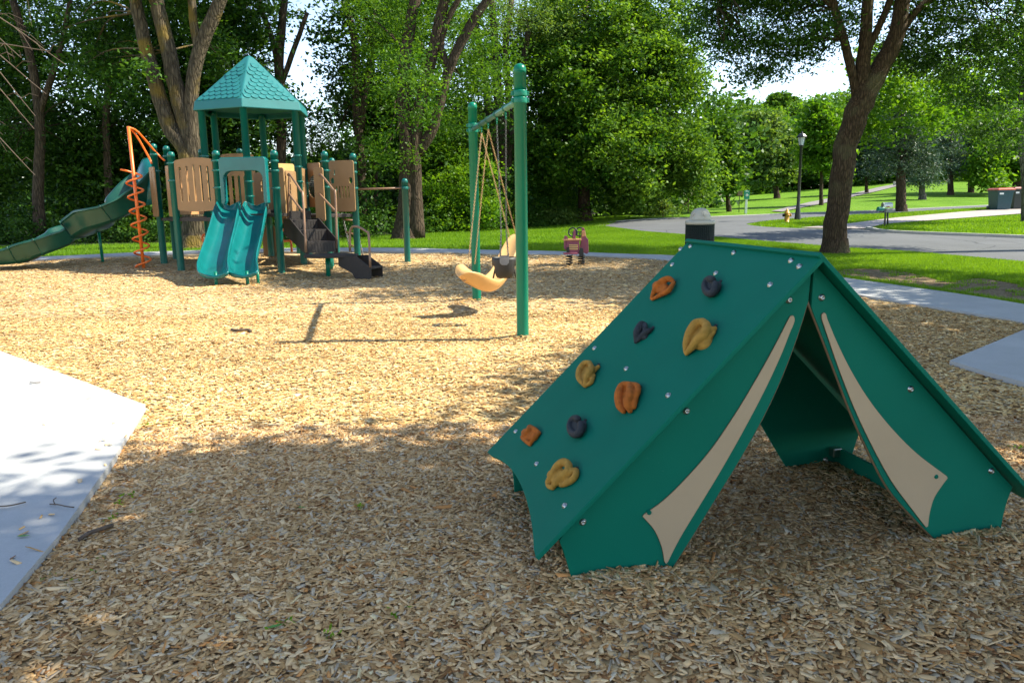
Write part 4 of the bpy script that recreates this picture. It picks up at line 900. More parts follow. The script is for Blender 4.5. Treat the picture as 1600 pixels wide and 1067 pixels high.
# tan two-seat swing: long swooping saddle
yA, yB = hang['a'].y, hang['b'].y; ym = (yA + yB) / 2
pts = [(715, 432, ym - .55), (723, 424, ym - .52), (736, 427, ym - .45), (752, 436, ym - .3), (768, 440, ym - .1), (781, 428, ym + .1), (790, 408, ym + .3), (798, 389, ym + .45), (804, 376, ym + .55), (809, 368, ym + .62)]
P = [W(u, v, y) for u, v, y in pts]
ts = root('tandem_swing', P[4], 'long tan swooping moulded swing seat on tan chains, hanging beside the black bucket seat', 'swing')
C_ = [Vector(p) for p in crom([tuple(p) for p in P], 4)]; hw = np.interp(np.arange(len(C_)) / (len(C_) - 1), [0, .07, .2, .4, .55, .75, .9, 1], [.07, .135, .15, .145, .135, .12, .10, .06])
rings = []
for i, c in enumerate(C_):
    t = (C_[min(i + 1, len(C_) - 1)] - C_[max(i - 1, 0)]).normalized(); s = t.cross(Vector((0, 0, 1))).normalized(); s = (s + Vector((0, 0, -.35 * s.dot(Vector((0, -1, 0)))))).normalized(); up = s.cross(t).normalized()
    if up.z < 0: up = -up
    h = hw[i]; prof = [(x_, z_ * 1.7) for x_, z_ in [(-1, .22), (-1.05, .10), (-.9, -.18), (-.55, -.50), (0, -.62), (.55, -.50), (.9, -.18), (1.05, .10), (1, .22), (.86, .20), (.5, .10), (0, .04), (-.5, .10), (-.86, .20)]]
    rings.append([c + s * (x * h) + up * (z * h) for x, z in prof])
mb = MB(); mb.loft(rings); sb = mb.build('seat', M['tanplastic'], ts); sb.modifiers.new('s', 'SUBSURF').render_levels = 1
for h_, e in (('a', (731, 418, ym - .62)), ('b', (742, 412, ym - .35)), ('a', (797, 372, ym + .45)), ('b', (806, 366, ym + .7))):
    chain('chain', hang[h_], W(*e), 'goldchain', ts)
# bucket swing
yc = (hang['c'].y + hang['d'].y) / 2; bc = W(788, 402, yc); bs = root('bucket_swing', bc, 'black toddler bucket swing with grey plates hanging beside the near green post', 'swing')
mb = MB(); Rx, Ry = .145, .12; n_ = 32; prof = [(1.0, 0), (1.02, -.03), (1.0, -.10), (.95, -.16), (.86, -.215), (.7, -.245)]
vs = [bc + Vector((cos(2 * pi * k / n_) * Rx * a, sin(2 * pi * k / n_) * Ry * a, z)) for a, z in prof for k in range(n_)]; fs = []
for i in range(len(prof) - 1):
    for k in range(n_):
        an = (2 * pi * (k + .5) / n_) % (2 * pi); side = abs(abs(an - pi) - pi) < .62 or abs(an - pi) < .62
        if i >= 2 and side: continue
        fs.append((i * n_ + k, i * n_ + (k + 1) % n_, (i + 1) * n_ + (k + 1) % n_, (i + 1) * n_ + k))
b0 = len(prof) - 1; mb.add(vs, fs, True); mb.add([bc + Vector((x * Rx * .45, y * Ry * .68, -.245)) for x, y in ((-1, -1), (1, -1), (1, 1), (-1, 1))], [(0, 1, 2, 3)])
mb.build('seat', M['rubber'], bs, solid=.012)
for sx in (-1, 1):   # leg loops
    mb = MB(); mb.tube([bc + Vector((sx * (Rx * .72 + .035 * sin(t)), -.075 + .15 * t / pi, -.10 - .15 * sin(t))) for t in [j * pi / 8 for j in range(9)]], .011, 8); mb.build('leg_loop', M['rubber'], bs)
for sy in (-1, 1):
    mb = MB(); mb.prism([(-.055, .012), (.055, .012), (.055, -.06), (.03, -.085), (-.03, -.085), (-.055, -.06)], bc + Vector((0, sy * (Ry + .012) - (0.003 if sy < 0 else 0), 0)), (1, 0, 0), (0, 0, 1), .006); mb.build('plate', M['rubbergrey'], bs, bevel=.002)
for h_, sx in (('c', -1), ('d', 1)):
    j = hang[h_].lerp(bc, .80) + Vector((sx * .02, 0, 0)); chain('chain', hang[h_], j, 'darkchain', bs, link=.034)
    for sy in (-1, 1): chain('chain', j, bc + Vector((sx * .05, sy * Ry, .0)), 'darkchain', bs, link=.03)
# ------------------------------------------------------------------ play structure
PS = root('play_structure', (-6.2, 18.2, hz(-6.2, 18.2)), 'big green and tan play structure with a hexagonal roof tower, slides, stairs and spiral climber', 'play structure')
PR = .078
def pp(name, ut, vt, Y, ub=None, zt=None):
    t = W(ut, vt, Y); return (t.x, Y, t.z)
def Yof(u, v): return G(u, v).y
posts = {}
for k, (ut, vt, Y) in dict(A=(266.5, 237, Yof(283.5, 424)), B=(239, 224.5, Yof(256.7, 414)), C=(259.4, 228, Yof(273.3, 407)), D=(314, 233, Yof(327, 400)), E=(336.7, 235, 16.75), F=(427.6, 235, Yof(440.6, 428)),
                           G=(459, 247, Yof(468, 397)), H=(506.6, 236.5, 17.5), I=(518, 247, 19.6), J=(551, 239.6, Yof(559, 413)), K=(632, 279, Yof(636, 411)), L=(374, 232, 20.3)).items():
    t = W(ut, vt, Y); posts[k] = t; o = capped_post(PS, t.x, t.y, hz(t.x, t.y) - .1, t.z, PR if k not in 'K' else .072, 'postdark', n=18)
    if k not in 'K':
        for dz in (-.22, -.42, -.78) if k in 'EFGHIJ' else (-.25, -.62): clamp(o, t.x, t.y, t.z + dz, PR, .035, (random.Random(ord(k)).uniform(0, 3), 3.4))
DK = W(380, 329, 16.9).z      # deck height
TC = Vector((W(395, 170, 18.4).x, 18.4, 0)); TR = 1.16; hexa = []
ze = W(388, 168, 17.3).z
for i in range(6):
    a = radians(-82 + 60 * i); x, y = TC.x + TR * cos(a), TC.y + TR * sin(a); hexa.append((x, y))
    o = capped_post(PS, x, y, hz(x, y) - .1, ze + .12, PR, 'postdark', n=18)
    for z in (DK + .62, DK + .95, DK + 1.2 if i % 2 else DK + .3): clamp(o, x, y, z, PR, .035, (a, a + pi / 2))
# roof
RE = 1.30; zp = W(393, 87, 18.4).z; zk = ze + .17; c6 = [Vector((TC.x + RE * cos(radians(-82 + 60 * i)), TC.y + RE * sin(radians(-82 + 60 * i)), 0)) for i in range(6)]
mb = MB(); AP = Vector((TC.x, TC.y, zp)); top6 = [Vector((TC.x, TC.y, 0)).lerp(c, .09) + Vector((0, 0, zp - .06)) for c in c6]
rimt = [c + Vector((0, 0, zk)) for c in c6]; rimb = [TC + (c - TC) * 1.03 + Vector((0, 0, ze - .02)) for c in c6]; rimi = [TC + (c - TC) * .95 + Vector((0, 0, ze - .02)) for c in c6]
low = [TC + (c - TC) * .97 + Vector((0, 0, ze + .10)) for c in c6]
vs = [AP] + top6 + rimt + rimb + rimi + low
fs = []
for i in range(6):
    j = (i + 1) % 6; fs += [(0, 1 + i, 1 + j), (1 + i, 7 + i, 7 + j, 1 + j), (7 + i, 13 + i, 13 + j, 7 + j), (13 + i, 19 + i, 19 + j, 13 + j), (19 + i, 25 + i, 25 + j, 19 + j)]
fs.append((25, 26, 27, 28, 29, 30)); mb.add(vs, fs)
roof = mb.build('roof', M['roofteal'], PS, bevel=.02)
sh = MB(); rows = 11
for i in range(6):
    j = (i + 1) % 6; a, b = rimt[i], rimt[j]; T = (top6[i] + top6[j]) / 2; mid = (a + b) / 2; up = (T - mid).normalized(); ex = (b - a).normalized(); n = ex.cross(up).normalized(); n = n if n.dot(mid - Vector((TC.x, TC.y, mid.z))) > 0 else -n
    Ls = (T - mid).length; Wb = (b - a).length; Wt = (top6[j] - top6[i]).length; rh = Ls / rows; tw = .165
    for r_ in range(rows):
        s = r_ * rh + .012; wid = Wb + (Wt - Wb) * (s / Ls) ; k = int((wid - .03) / tw); off = (.5 if r_ % 2 else 0)
        for q in range(-k, k + 1):
            x = (q + off) * tw
            if abs(x) + tw * .5 > (Wb + (Wt - Wb) * ((s + rh * .9) / Ls)) / 2 : continue
            pts = []; base = mid + up * (s + rh * .60) + ex * x
            arc = [(tw * .49 * cos(t), -rh * .60 * sin(t)) for t in [pi * m_ / 8 for m_ in range(9)]]
            lo_ = [base + ex * p + up * z + n * .021 for p, z in arc]; lb_ = [base + ex * p + up * z + n * .001 for p, z in arc]
            u1 = [base + ex * (tw * .49) + up * rh * .75 + n * .003, base - ex * (tw * .49) + up * rh * .75 + n * .003]
            vs = lo_ + u1 + lb_; m0 = len(lo_)
            sh.add(vs, [tuple(range(m0)) + (m0 + 1, m0), ][0:0] + [tuple(list(range(m0)) + [m0 + 1, m0])] + [(t, t + 1, m0 + 2 + t + 1, m0 + 2 + t) for t in range(m0 - 1)])
sh.build('shingles', M['roofteal'], roof)
# decks
def deck(poly, z, t=.07):
    mb = MB(); mb.prism([(p[0], p[1]) for p in poly], (0, 0, z - t), (1, 0, 0), (0, 1, 0), t); return mb.build('deck', M['deck'], PS, bevel=.006)
pA, pB, pC, pD, pE, pF, pG, pH, pI, pJ, pK = [posts[k] for k in 'ABCDEFGHIJK']
deck(hexa, DK); deck([(pE.x, pE.y), (pF.x, pF.y), hexa[1], hexa[0], hexa[5]], DK - .002 - .07)
deck([(pA.x, pA.y), (pE.x, pE.y), hexa[5], (pD.x, pD.y), (pC.x, pC.y), (pB.x, pB.y)], DK - .15)
deck([hexa[1], (pH.x, pH.y), (pJ.x, pJ.y), (pI.x, pI.y), (pG.x, pG.y), hexa[2]], DK - .12)
# panels
def rrect(x0, z0, x1, z1, r=.06, k=4):
    out = []
    for cx, cz, a0 in ((x1 - r, z0 + r, -pi / 2), (x1 - r, z1 - r, 0), (x0 + r, z1 - r, pi / 2), (x0 + r, z0 + r, pi)):
        out += [(cx + r * cos(a0 + pi / 2 * i / k), cz + r * sin(a0 + pi / 2 * i / k)) for i in range(k + 1)]
    return out
def slotp(cx, z0, z1, w_): return rrect(cx - w_ / 2, z0, cx + w_ / 2, z1, w_ / 2 * .98, 4)
def panel(name, p1, p2, z0, z1, slots=(), arch=0, mat='panel', t=.03, gap=.09, bulge=0, lab=None):
    p1 = Vector((p1[0], p1[1], 0)); p2 = Vector((p2[0], p2[1], 0)); d = (p2 - p1); L = d.length - 2 * gap; d.normalize(); o = p1 + d * gap
    P = rrect(0, z0, L, z1, .05)
    if arch: P = [(x, z + (arch * (1 - (2 * x / L - 1) ** 2) if z > (z0 + z1) / 2 else -arch * .6 * (1 - (2 * x / L - 1) ** 2))) for x, z in rrect(0, z0, L, z1, .05)[:0] + dens_(rrect(0, z0, L, z1, .05))]
    mb = MB(); prism_h(mb, [P] + [s(L) for s in slots], o, d, (0, 0, 1), t)
    o_ = mb.build(name, M[mat], PS, bevel=.006)
    if lab: o_['label'] = lab
    return o_
def dens_(P, k=4):
    out = []
    for i, a in enumerate(P):
        b = P[(i + 1) % len(P)]
        m_ = k if (Vector(a) - Vector(b)).length > .2 else 1
        out += [(a[0] + (b[0] - a[0]) * j / m_, a[1] + (b[1] - a[1]) * j / m_) for j in range(m_)]
    return out
zlo = lambda u, v, Y: W(u, v, Y).z
# slotted front-left panel between the posts left of the double slide
z0 = zlo(300, 330, 17.4); z1 = zlo(300, 252, 17.4)
panel('slotted_panel', pA, pE, z0 + .02, z1, [(lambda f: (lambda L: slotp(L * f, z0 + .20, z1 - .10 - .05 * abs(f - .5) * 2, .06)))(f) for f in (.14, .32, .50, .68, .86)], arch=.05, lab='tan arched panel with five tall slots')
# narrow half panels either side of the spiral climber opening
dAB = (Vector(pB) - Vector(pA)); dAB.z = 0; dn = dAB.normalized()
for a, b, lab in ((Vector(pA) + dn * .03, Vector(pA) + dn * .62, None), (Vector(pB) - dn * .50 + Vector((-.12, -.1, 0)), Vector(pB) + Vector((-.12, -.1, 0)), None)):
    panel('side_panel', (a.x, a.y), (b.x, b.y), DK - .12, DK + 1.0, [lambda L: slotp(L * .5, DK + .08, DK + .40, .05), lambda L: slotp(L * .5, DK + .5, DK + .9, .05)], gap=.04)
panel('rear_panel', pC, pD, DK - .1, DK + .98, [], mat='wood', lab='plain tan rear panel with the sun glow put into its colour')  # brighter orange-tan than the other panels, standing in for sunlight
# panels behind the double slide
zb0 = zlo(370, 322, 19.3); zb1 = zlo(370, 241, 19.6)
panel('slotted_panel', (W(345, 322, 19.8).x, 19.8), (W(408, 322, 20.0).x, 20.0), DK - .05, W(370, 242, 19.9).z, [(lambda f: (lambda L: slotp(L * f, DK + .1, DK + .85, .06)))(f) for f in (.14, .32, .5, .68, .86)], arch=.03, lab='tan slotted panel behind the double slide')
panel('window_panel', hexa[1], hexa[2], DK + .02, DK + .95, [lambda L: rrect(L * .38, DK + .5, L * .48, DK + .62, .01), lambda L: rrect(L * .52, DK + .5, L * .62, DK + .62, .01), lambda L: rrect(L * .38, DK + .65, L * .48, DK + .77, .01), lambda L: rrect(L * .52, DK + .65, L * .62, DK + .77, .01)])
a = W(401, 325, 18.3); b = W(428, 325, 18.0); panel('window_panel', (a.x, a.y), (b.x, b.y), DK - .02, W(410, 270, 18.2).z, [lambda L: rrect(L * .40, DK + .42, L * .49, DK + .53, .01), lambda L: rrect(L * .53, DK + .42, L * .62, DK + .53, .01), lambda L: rrect(L * .40, DK + .56, L * .49, DK + .67, .01), lambda L: rrect(L * .53, DK + .56, L * .62, DK + .67, .01)], gap=0, lab='tan panel with a small four-pane window opening')
# panels by the stairs
a = W(434, 300, 19.4); b = W(461, 300, 19.8); panel('rear_panel', (a.x, a.y), (b.x, b.y), DK, W(447, 256, 19.6).z, [], gap=0, mat='yellowboard', lab='tan rear panel with yellow sunlight put into its colour')  # yellow board colour stands in for sun on tan
a = W(437.5, 340, 17.2); b = W(449, 342, 17.1); panel('side_panel', (a.x, a.y), (b.x, b.y), W(440, 349, 17.1).z, W(440, 262, 17.1).z, [], gap=0)
a = W(449, 342, 17.3); b = W(465, 340, 17.9); panel('side_panel', (a.x, a.y), (b.x, b.y), W(455, 342, 17.5).z, W(455, 267, 17.5).z, [lambda L: rrect(L * .15, DK + .42, L * .42, DK + .56, .01), lambda L: rrect(L * .15, DK + .60, L * .42, DK + .76, .01)], gap=0)
a = W(495, 340, 17.3); b = W(509.5, 340, 17.2); panel('side_panel', (a.x, a.y), (b.x, b.y), W(500, 346, 17.2).z, W(500, 262, 17.2).z, [], gap=0)
a = W(481, 322, 19.2); b = W(504, 322, 18.8); zc = W(492, 292, 19).z; pw = (Vector((b.x - a.x, b.y - a.y))).length
circ = lambda cx, cz, rx, rz, k=20: [(cx + rx * cos(2 * pi * i / k), cz + rz * sin(2 * pi * i / k)) for i in range(k)]
op = panel('mesh_panel', (a.x, a.y), (b.x, b.y), W(490, 324, 19).z, W(490, 255, 19).z, [lambda L: circ(L * .55, zc, L * .40, .27)], gap=0, lab='tan panel with a large oval opening filled with mesh')
mb = MB(); dd = Vector((b.x - a.x, b.y - a.y, 0)).normalized(); cc_ = Vector((a.x, a.y, zc)) + dd * pw * .55
for i in range(-4, 5):
    t = i / 4.6; hgt = sqrt(1 - t * t) * .28; mb.tube([cc_ + dd * (t * pw * .4) + Vector((0, .02, -hgt)), cc_ + dd * (t * pw * .4) + Vector((0, .02, hgt))], .008, 4)
for i in range(-6, 7):
    t = i / 6.6; hw_ = sqrt(1 - t * t) * pw * .42; mb.tube([cc_ - dd * hw_ + Vector((0, .02, t * .28)), cc_ + dd * hw_ + Vector((0, .02, t * .28))], .008, 4)
mb.build('mesh', M['black'], op)
# panel with two round holes and five slots
a = W(517.5, 330, 17.9); b = W(556.5, 330, 17.75); L_ = (b - a).length; zf0 = W(537, 331, 17.8).z; zf1 = W(537, 251, 17.8).z; hh = zf1 - zf0
fp = panel('play_panel', (a.x, a.y), (b.x, b.y), zf0, zf1, [lambda L: circ(L * .14, zf0 + hh * .61, .045, .07, 14), lambda L: circ(L * .86, zf0 + hh * .61, .045, .07, 14)] + [(lambda f: (lambda L: slotp(L * f, zf0 + hh * .27, zf0 + hh * .50, .028)))(f) for f in (.28, .40, .52, .64, .76)] + [lambda L: rrect(L * .2, zf0 + hh * .72, L * .25, zf0 + hh * .82, .01)], gap=0, lab='tan square panel with two round holes above five short slots')
# chin-up bar
mb = MB(); mb.tube([(posts['J'].x, posts['J'].y, W(556, 296, pJ.y).z), (pK.x, pK.y, W(632, 294, pK.y).z)], .022, 10); mb.build('chin_up_bar', M['rail'], PS); clamp(PS, pK.x, pK.y, W(632, 294, pK.y).z, .072, .05)
# stairs
def pw_(u, v, Y): return W(u, v, Y)
sdir = Vector((.58, -.81, 0)).normalized(); sac = Vector((.81, .58, 0)).normalized()
treads = [(477, 343.7, 17.0), (489, 359, 16.6), (502, 377.7, 16.2)]; stm = MB()
zs = [W(u, v, Y).z for u, v, Y in treads]; cs = [W(u, v, Y) for u, v, Y in treads]
zl_ = W(515, 397, 15.9).z; wdt = .62
for i, c in enumerate(cs):
    z_next = zs[i + 1] if i < 2 else zl_ + .02
    stm.box(Vector((c.x, c.y, zs[i] - .02)) - sdir * .17, (.34, wdt, .045), sdir, sac)
    stm.box(Vector((c.x, c.y, (zs[i] + z_next) / 2 - .01)) - sdir * .012, (.02, wdt, zs[i] - z_next), sdir, sac)
    for k in range(9): stm.box(Vector((c.x, c.y, (zs[i] + z_next) / 2)) + sac * ((k - 4) * .066) + sdir * .001, (.006, .02, (zs[i] - z_next) * .8), sdir, sac)
stm.box(Vector((cs[0].x, cs[0].y, 0)) - sdir * .45 + Vector((0, 0, (zs[0] + DK) / 2 - .03)), (.02, wdt, DK - zs[0]), sdir, sac)
for sd_ in (-1, 1):
    P3 = [cs[0] - sdir * .40, cs[2] + sdir * .02]; q0 = Vector((P3[0].x, P3[0].y, 0)) + sac * sd_ * (wdt / 2 + .012); L3 = (Vector((P3[1].x - P3[0].x, P3[1].y - P3[0].y))).length
    stm.prism([(0, zs[0] + .03), (.42, zs[0] + .03), (L3, zs[2] + .03), (L3, zl_), (L3 - .1, zl_ - .03), (0, zs[0] - .30)], q0 - sac * .01, sdir, (0, 0, 1), .02)
stm.build('stairs', M['deck'], PS)
lc = W(514, 397, 15.75); q = [W(474, 395, 15.9), W(476, 401, 15.6), W(500, 401.5, 15.45), W(530, 401, 15.5), W(556, 399, 15.6), W(560, 396, 15.9), W(540, 393, 16.3), W(500, 392.5, 16.35)]
mb = MB(); mb.prism([(p.x, p.y) for p in q], (0, 0, zl_ - .06), (1, 0, 0), (0, 1, 0), .06); mb.build('landing', M['deck'], PS, bevel=.01)
a = W(529, 400, 15.6); b = W(579, 400, 15.3); dx = Vector((b.x - a.x, b.y - a.y, 0)); L4 = dx.length; dx.normalize(); gz_ = hz(b.x, b.y)
for k in (0, 1):
    mb = MB(); o4 = Vector((a.x, a.y, 0)) + Vector((-dx.y, dx.x, 0)) * (k * .42)
    mb.prism([(0, zl_ - .05), (L4 * .55, zl_ - .02), (L4, gz_ + .25), (L4, gz_ - .02), (L4 * .5, gz_ + .03), (L4 * .42, gz_ + .13), (0, zl_ - .22)], o4, dx, (0, 0, 1), .02); mb.build('step_side', M['deck'], PS)
mb = MB(); mb.box(Vector((a.x, a.y, gz_ + .24)) + dx * L4 * .78 + Vector((-dx.y, dx.x, 0)) * .21, (.34, .42, .04), dx); mb.build('lower_step', M['deck'], PS)
for u, v, Y in ((513, 425, 16.0), (517, 420, 17.0)):
    g = W(u, v, Y); mb = MB(); mb.tube([(g.x, g.y, hz(g.x, g.y) - .05), (g.x, g.y, zl_ - .03)], .05, 12); mb.build('support_leg', M['post'], PS)
def rail(pts, r=.024, mat='rail', name='handrail', k=4, par=PS):
    P = [W(*p) for p in pts]; mb = MB(); mb.tube([Vector(q) for q in crom([tuple(p) for p in P], k)], r, 10); return mb.build(name, M[mat], par)
def poly_round(pts, k=3):
    """keep corners fairly tight: duplicate points near each corner"""
    out = [pts[0]]
    for i in range(1, len(pts) - 1):
        a, b, c = map(np.array, (pts[i - 1], pts[i], pts[i + 1])); out += [tuple(b + (a - b) * min(.35, 5 / np.linalg.norm((a - b)[:2]))), tuple(b + (c - b) * min(.35, 5 / np.linalg.norm((c - b)[:2])))]
    return out + [pts[-1]]
rail(poly_round([(450, 274, 17.3), (452, 271, 17.2), (473, 303, 16.3), (478, 394, 15.9)])); rail([(452, 303, 17.2), (462, 317, 16.8), (473, 331, 16.3)])
rail([(452, 271, 17.2), (451, 300, 17.2), (450, 340, 17.2)])
rail(poly_round([(498, 274, 17.2), (501, 272, 17.2), (524, 301, 16.5), (526.5, 388, 16.4)])); rail([(499, 303, 17.2), (512, 317, 16.9), (524, 330, 16.5)])
rail(poly_round([(547, 392, 15.7), (547, 358, 15.7), (555, 352, 15.6), (576, 364, 15.4), (578.5, 418, 15.3)]))
# double slide
def chan(path, hw_, hs, across):
    rings = []
    for i, c in enumerate(path):
        t = (path[min(i + 1, len(path) - 1)] - path[max(i - 1, 0)]).normalized(); ac = across; up = ac.cross(t).normalized()
        if up.z < 0: up = -up
        h = hs[i]; w_ = hw_[i] if hasattr(hw_, '__len__') else hw_
        prof = [(-w_ + .03, h), (-w_ + .045, h * .72), (-w_ + .07, .08), (-w_ + .13, .012), (-w_ * .4, 0), (w_ * .4, 0), (w_ - .13, .012), (w_ - .07, .08), (w_ - .045, h * .72), (w_ - .03, h), (w_ - .012, h + .015), (w_ + .006, h), (w_, h * .6), (w_ - .03, .03), (w_ - .11, -.03), (0, -.035), (-w_ + .11, -.03), (-w_ + .03, .03), (-w_, h * .6), (-w_ - .006, h), (-w_ + .012, h + .015)]
        rings.append([c + ac * x + up * z for x, z in prof])
    return rings
EFd = (Vector((pF.x, pF.y, 0)) - Vector((pE.x, pE.y, 0))).normalized()
ds_ = MB(); ks = [(16.78, 0), (16.6, .0), (16.1, 0), (15.5, 0), (14.9, 0), (14.35, 0), (14.1, 0)]
for pts in ([(361, 328, 16.75), (359, 336, 16.5), (353, 362, 16.0), (346, 388, 15.45), (339, 412, 14.95), (335, 427, 14.5), (334, 434, 14.1)],
            [(403, 328, 16.95), (401.5, 336, 16.65), (396, 362, 16.1), (390, 388, 15.5), (383, 411, 15.0), (380, 426, 14.55), (379.5, 433, 14.15)]):
    path = [Vector(p) for p in crom([tuple(W(*p)) for p in pts], 5)]; n_ = len(path); hs = np.interp(np.arange(n_) / (n_ - 1), [0, .2, .5, .85, 1], [.20, .21, .21, .20, .07]); hws = np.interp(np.arange(n_) / (n_ - 1), [0, .5, .85, .95, 1], [.275, .29, .32, .325, .27])
    ds_.loft(chan(path, hws, hs, EFd))
dsl = ds_.build('double_slide', M['slide'], PS); dsl.modifiers.new('s', 'SUBSURF').render_levels = 1
for u, v, Y in ((338, 449, 14.3), (387, 448, 14.35), (403, 440, 14.6)):
    g = G(u, v); mb = MB(); t_ = W(u - 1, v - 18, Y); mb.tube([(t_.x, Y, hz(t_.x, Y) - .05), (t_.x, Y, .30)], .03, 10); mb.build('slide_leg', M['post'], dsl)
# hood over the double slide
zt_, zb_ = W(383, 248, 16.9).z, W(383, 318, 16.9).z; oE = Vector((pE.x, pE.y, 0)) + EFd * .20 - Vector((-EFd.y, EFd.x, 0)) * .16; Lh = (Vector((pF.x - pE.x, pF.y - pE.y))).length - .27
outer = [(0, zb_), (0, zt_ - .05), (.04, zt_), (Lh - .04, zt_), (Lh, zt_ - .05), (Lh, zb_), (Lh - .06, zb_ - .03), (Lh - .09, zb_ + .05)] + [(Lh - .085 - .17 * (1 - cos(t)), zb_ + .50 + (zt_ - zb_ - .50 - .28) * sin(t)) for t in [j * pi / 12 for j in range(7)]] + \
        [(.085 + .17 * (1 - cos(t)), zb_ + .50 + (zt_ - zb_ - .50 - .28) * sin(t)) for t in [j * pi / 12 for j in range(6, -1, -1)]] + [(.09, zb_ + .05), (.06, zb_ - .03)]
mb = MB(); mb.prism(outer, oE, EFd, (0, 0, 1), .14); mb.build('slide_hood', M['slide'], PS, bevel=.035)
# long wave slide to the left
pts = [(240, 300, 18.9), (228, 306, 18.75), (205, 321, 18.45), (180, 337, 18.2), (160, 348, 18.15), (140, 356, 18.3), (115, 368, 18.35), (88, 382, 18.1), (58, 394, 17.9), (34, 403, 17.85), (6, 406, 17.8), (-8, 406, 17.8)]
path = [Vector(p) for p in crom([tuple(W(*p)) for p in pts], 8)]; n_ = len(path); rings = []
for i, c in enumerate(path):
    t = (path[min(i + 2, n_ - 1)] - path[max(i - 2, 0)]).normalized(); ac = t.cross(Vector((0, 0, 1))).normalized(); f = i / (n_ - 1); up = ac.cross(t).normalized(); up = up if up.z > 0 else -up
    h = float(np.interp(f, [0, .12, .3, .42, .5, .8, .93, 1], [.60, .50, .36, .40, .36, .33, .26, .06])); w_ = .33
    prof = [(-w_ - .06, h), (-w_ + .03, .06), (-w_ + .12, .01), (0, 0), (w_ - .12, .01), (w_ - .03, .06), (w_ + .06, h), (w_ + .12, h + .015), (w_ + .13, h - .035), (w_ + .08, h - .045), (w_ + .0, .0), (w_ - .08, -.055), (-w_ + .08, -.055), (-w_, 0), (-w_ - .08, h - .045), (-w_ - .13, h - .035), (-w_ - .12, h + .015)]
    rings.append([c + ac * x + up * (z - .05) for x, z in prof])
mb = MB(); mb.loft(rings, smooth=True); ws = mb.build('wave_slide', M['dslide'], PS, bevel=.012); ws['label'] = 'long dark green wave slide reaching down to the left'
for i in (int(n_ * .30), int(n_ * .52), int(n_ * .70), int(n_ * .82)):   # flange seams
    r_ = rings[i]; cen = sum(r_, Vector()) / len(r_); mb = MB(); mb.tube([cen + (p - cen) * 1.02 for p in r_[7:] + r_[:1]], .012, 6); mb.build('slide_seam', M['dslide'], ws)
for u, v, vt, r_ in ((161, 411, 352, .035), (17, 414, 404, .04)):
    g = G(u, v); t_ = W(u - 8 if u > 100 else u, vt, g.y); mb = MB(); mb.tube([(g.x, g.y, hz(g.x, g.y) - .05), (t_.x if u > 100 else g.x, g.y, t_.z)], r_, 10); mb.build('slide_leg', M['post'], ws)
# round hood at the head of the wave slide
rings = []; c0 = W(243, 300, 19.0); c1 = W(214, 306, 18.75)
for f in [0, .25, .5, .75, .9, 1.0]:
    c = c0.lerp(c1, f); t = (c1 - c0).normalized(); ac = Vector((-t.y, t.x, 0)).normalized(); s = .62 * (1 - .50 * f ** 3); hh_ = float(np.interp(f, [0, .5, .8, 1], [.86, .84, .66, .42]))
    rings.append([c + ac * (s * cos(a)) + Vector((0, 0, -.25 + hh_ * 1.25 * max(0, sin(a)) ** .6 if a < pi else -.25)) for a in [pi * j / 14 for j in range(15)]])
mb = MB(); mb.loft(rings, closed=False, caps=False); mb.build('slide_hood', M['slide'], PS, solid=.03)
# spiral climber
gO = G(225, 421); tO = W(200.5, 198, gO.y)
oc = MB(); oc.tube([(gO.x, gO.y, hz(gO.x, gO.y) - .1), (tO.x, gO.y, tO.z)], .036, 12); cl = oc.build('spiral_climber', M['orange'], PS); cl['label'] = 'orange spiral climber around a tall orange pole'
zt_ = W(206, 266, gO.y).z; zb_ = hz(gO.x, gO.y) + .02; P = []; tr = 7.1
for i in range(int(tr * 16) + 1):
    f = i / (tr * 16); a = -2 * pi * tr * f + pi; z = zt_ + (zb_ - zt_) * f; x0 = tO.x + (gO.x - tO.x) * (tO.z - z) / (tO.z - hz(gO.x, gO.y)); P.append((x0 + .165 * cos(a) + .0, gO.y + .165 * sin(a), z))
P[0] = (P[0][0] - .12, P[0][1], P[0][2] + .02)
mb = MB(); mb.tube(P, .022, 8); mb.build('spiral', M['orange'], cl)
for pts in ([(200.5, 199, gO.y), (213, 212, gO.y + .2), (232, 245, 18.0), (237, 256, 18.0)], [(200.5, 199, gO.y), (216, 207, gO.y + .2), (245, 240, 18.3), (257, 251, 18.2)]):
    rail(pts, .023, 'orange', 'climber_rail', par=cl)
# small things behind: arch ladder, loop climber, chain net ladder
for pts in ([(426, 357, 20), (440, 361, 19.9), (451, 352, 19.7), (453, 349, 19.7)], [(428, 376, 20), (440, 377, 19.8), (455, 376, 19.6)], [(452, 348, 19.7), (454, 370, 19.65), (456, 394, 19.6)]): rail(pts, .03, 'orange', 'arch_ladder')
rail([(323, 365, 20.5), (317, 368, 20.5), (316, 375, 20.5), (320, 379, 20.5), (325, 380, 20.5)], .028, 'orange', 'loop_climber')
for (u1, v1, u2, v2) in ((534, 334, 548, 394), (552, 334, 568, 404)): chain('chain_ladder', W(u1, v1, 18.6), W(u2, v2, 18.0), 'darkchain', PS, link=.07, r=.008, wd=.02)
for f in (.15, .48, .8): mb = MB(); mb.tube([W(534 + 14 * f, 334 + 60 * f, 18.6 - .6 * f), W(552 + 16 * f, 334 + 70 * f, 18.6 - .6 * f)], .018, 8); mb.build('rung', M['rail'], PS)
mb = MB(); p_ = W(415, 400, 19.5); mb.box((p_.x + .1, 19.6, .55), (.35, .03, .85)); mb.build('ground_panel', M['panel'], PS)
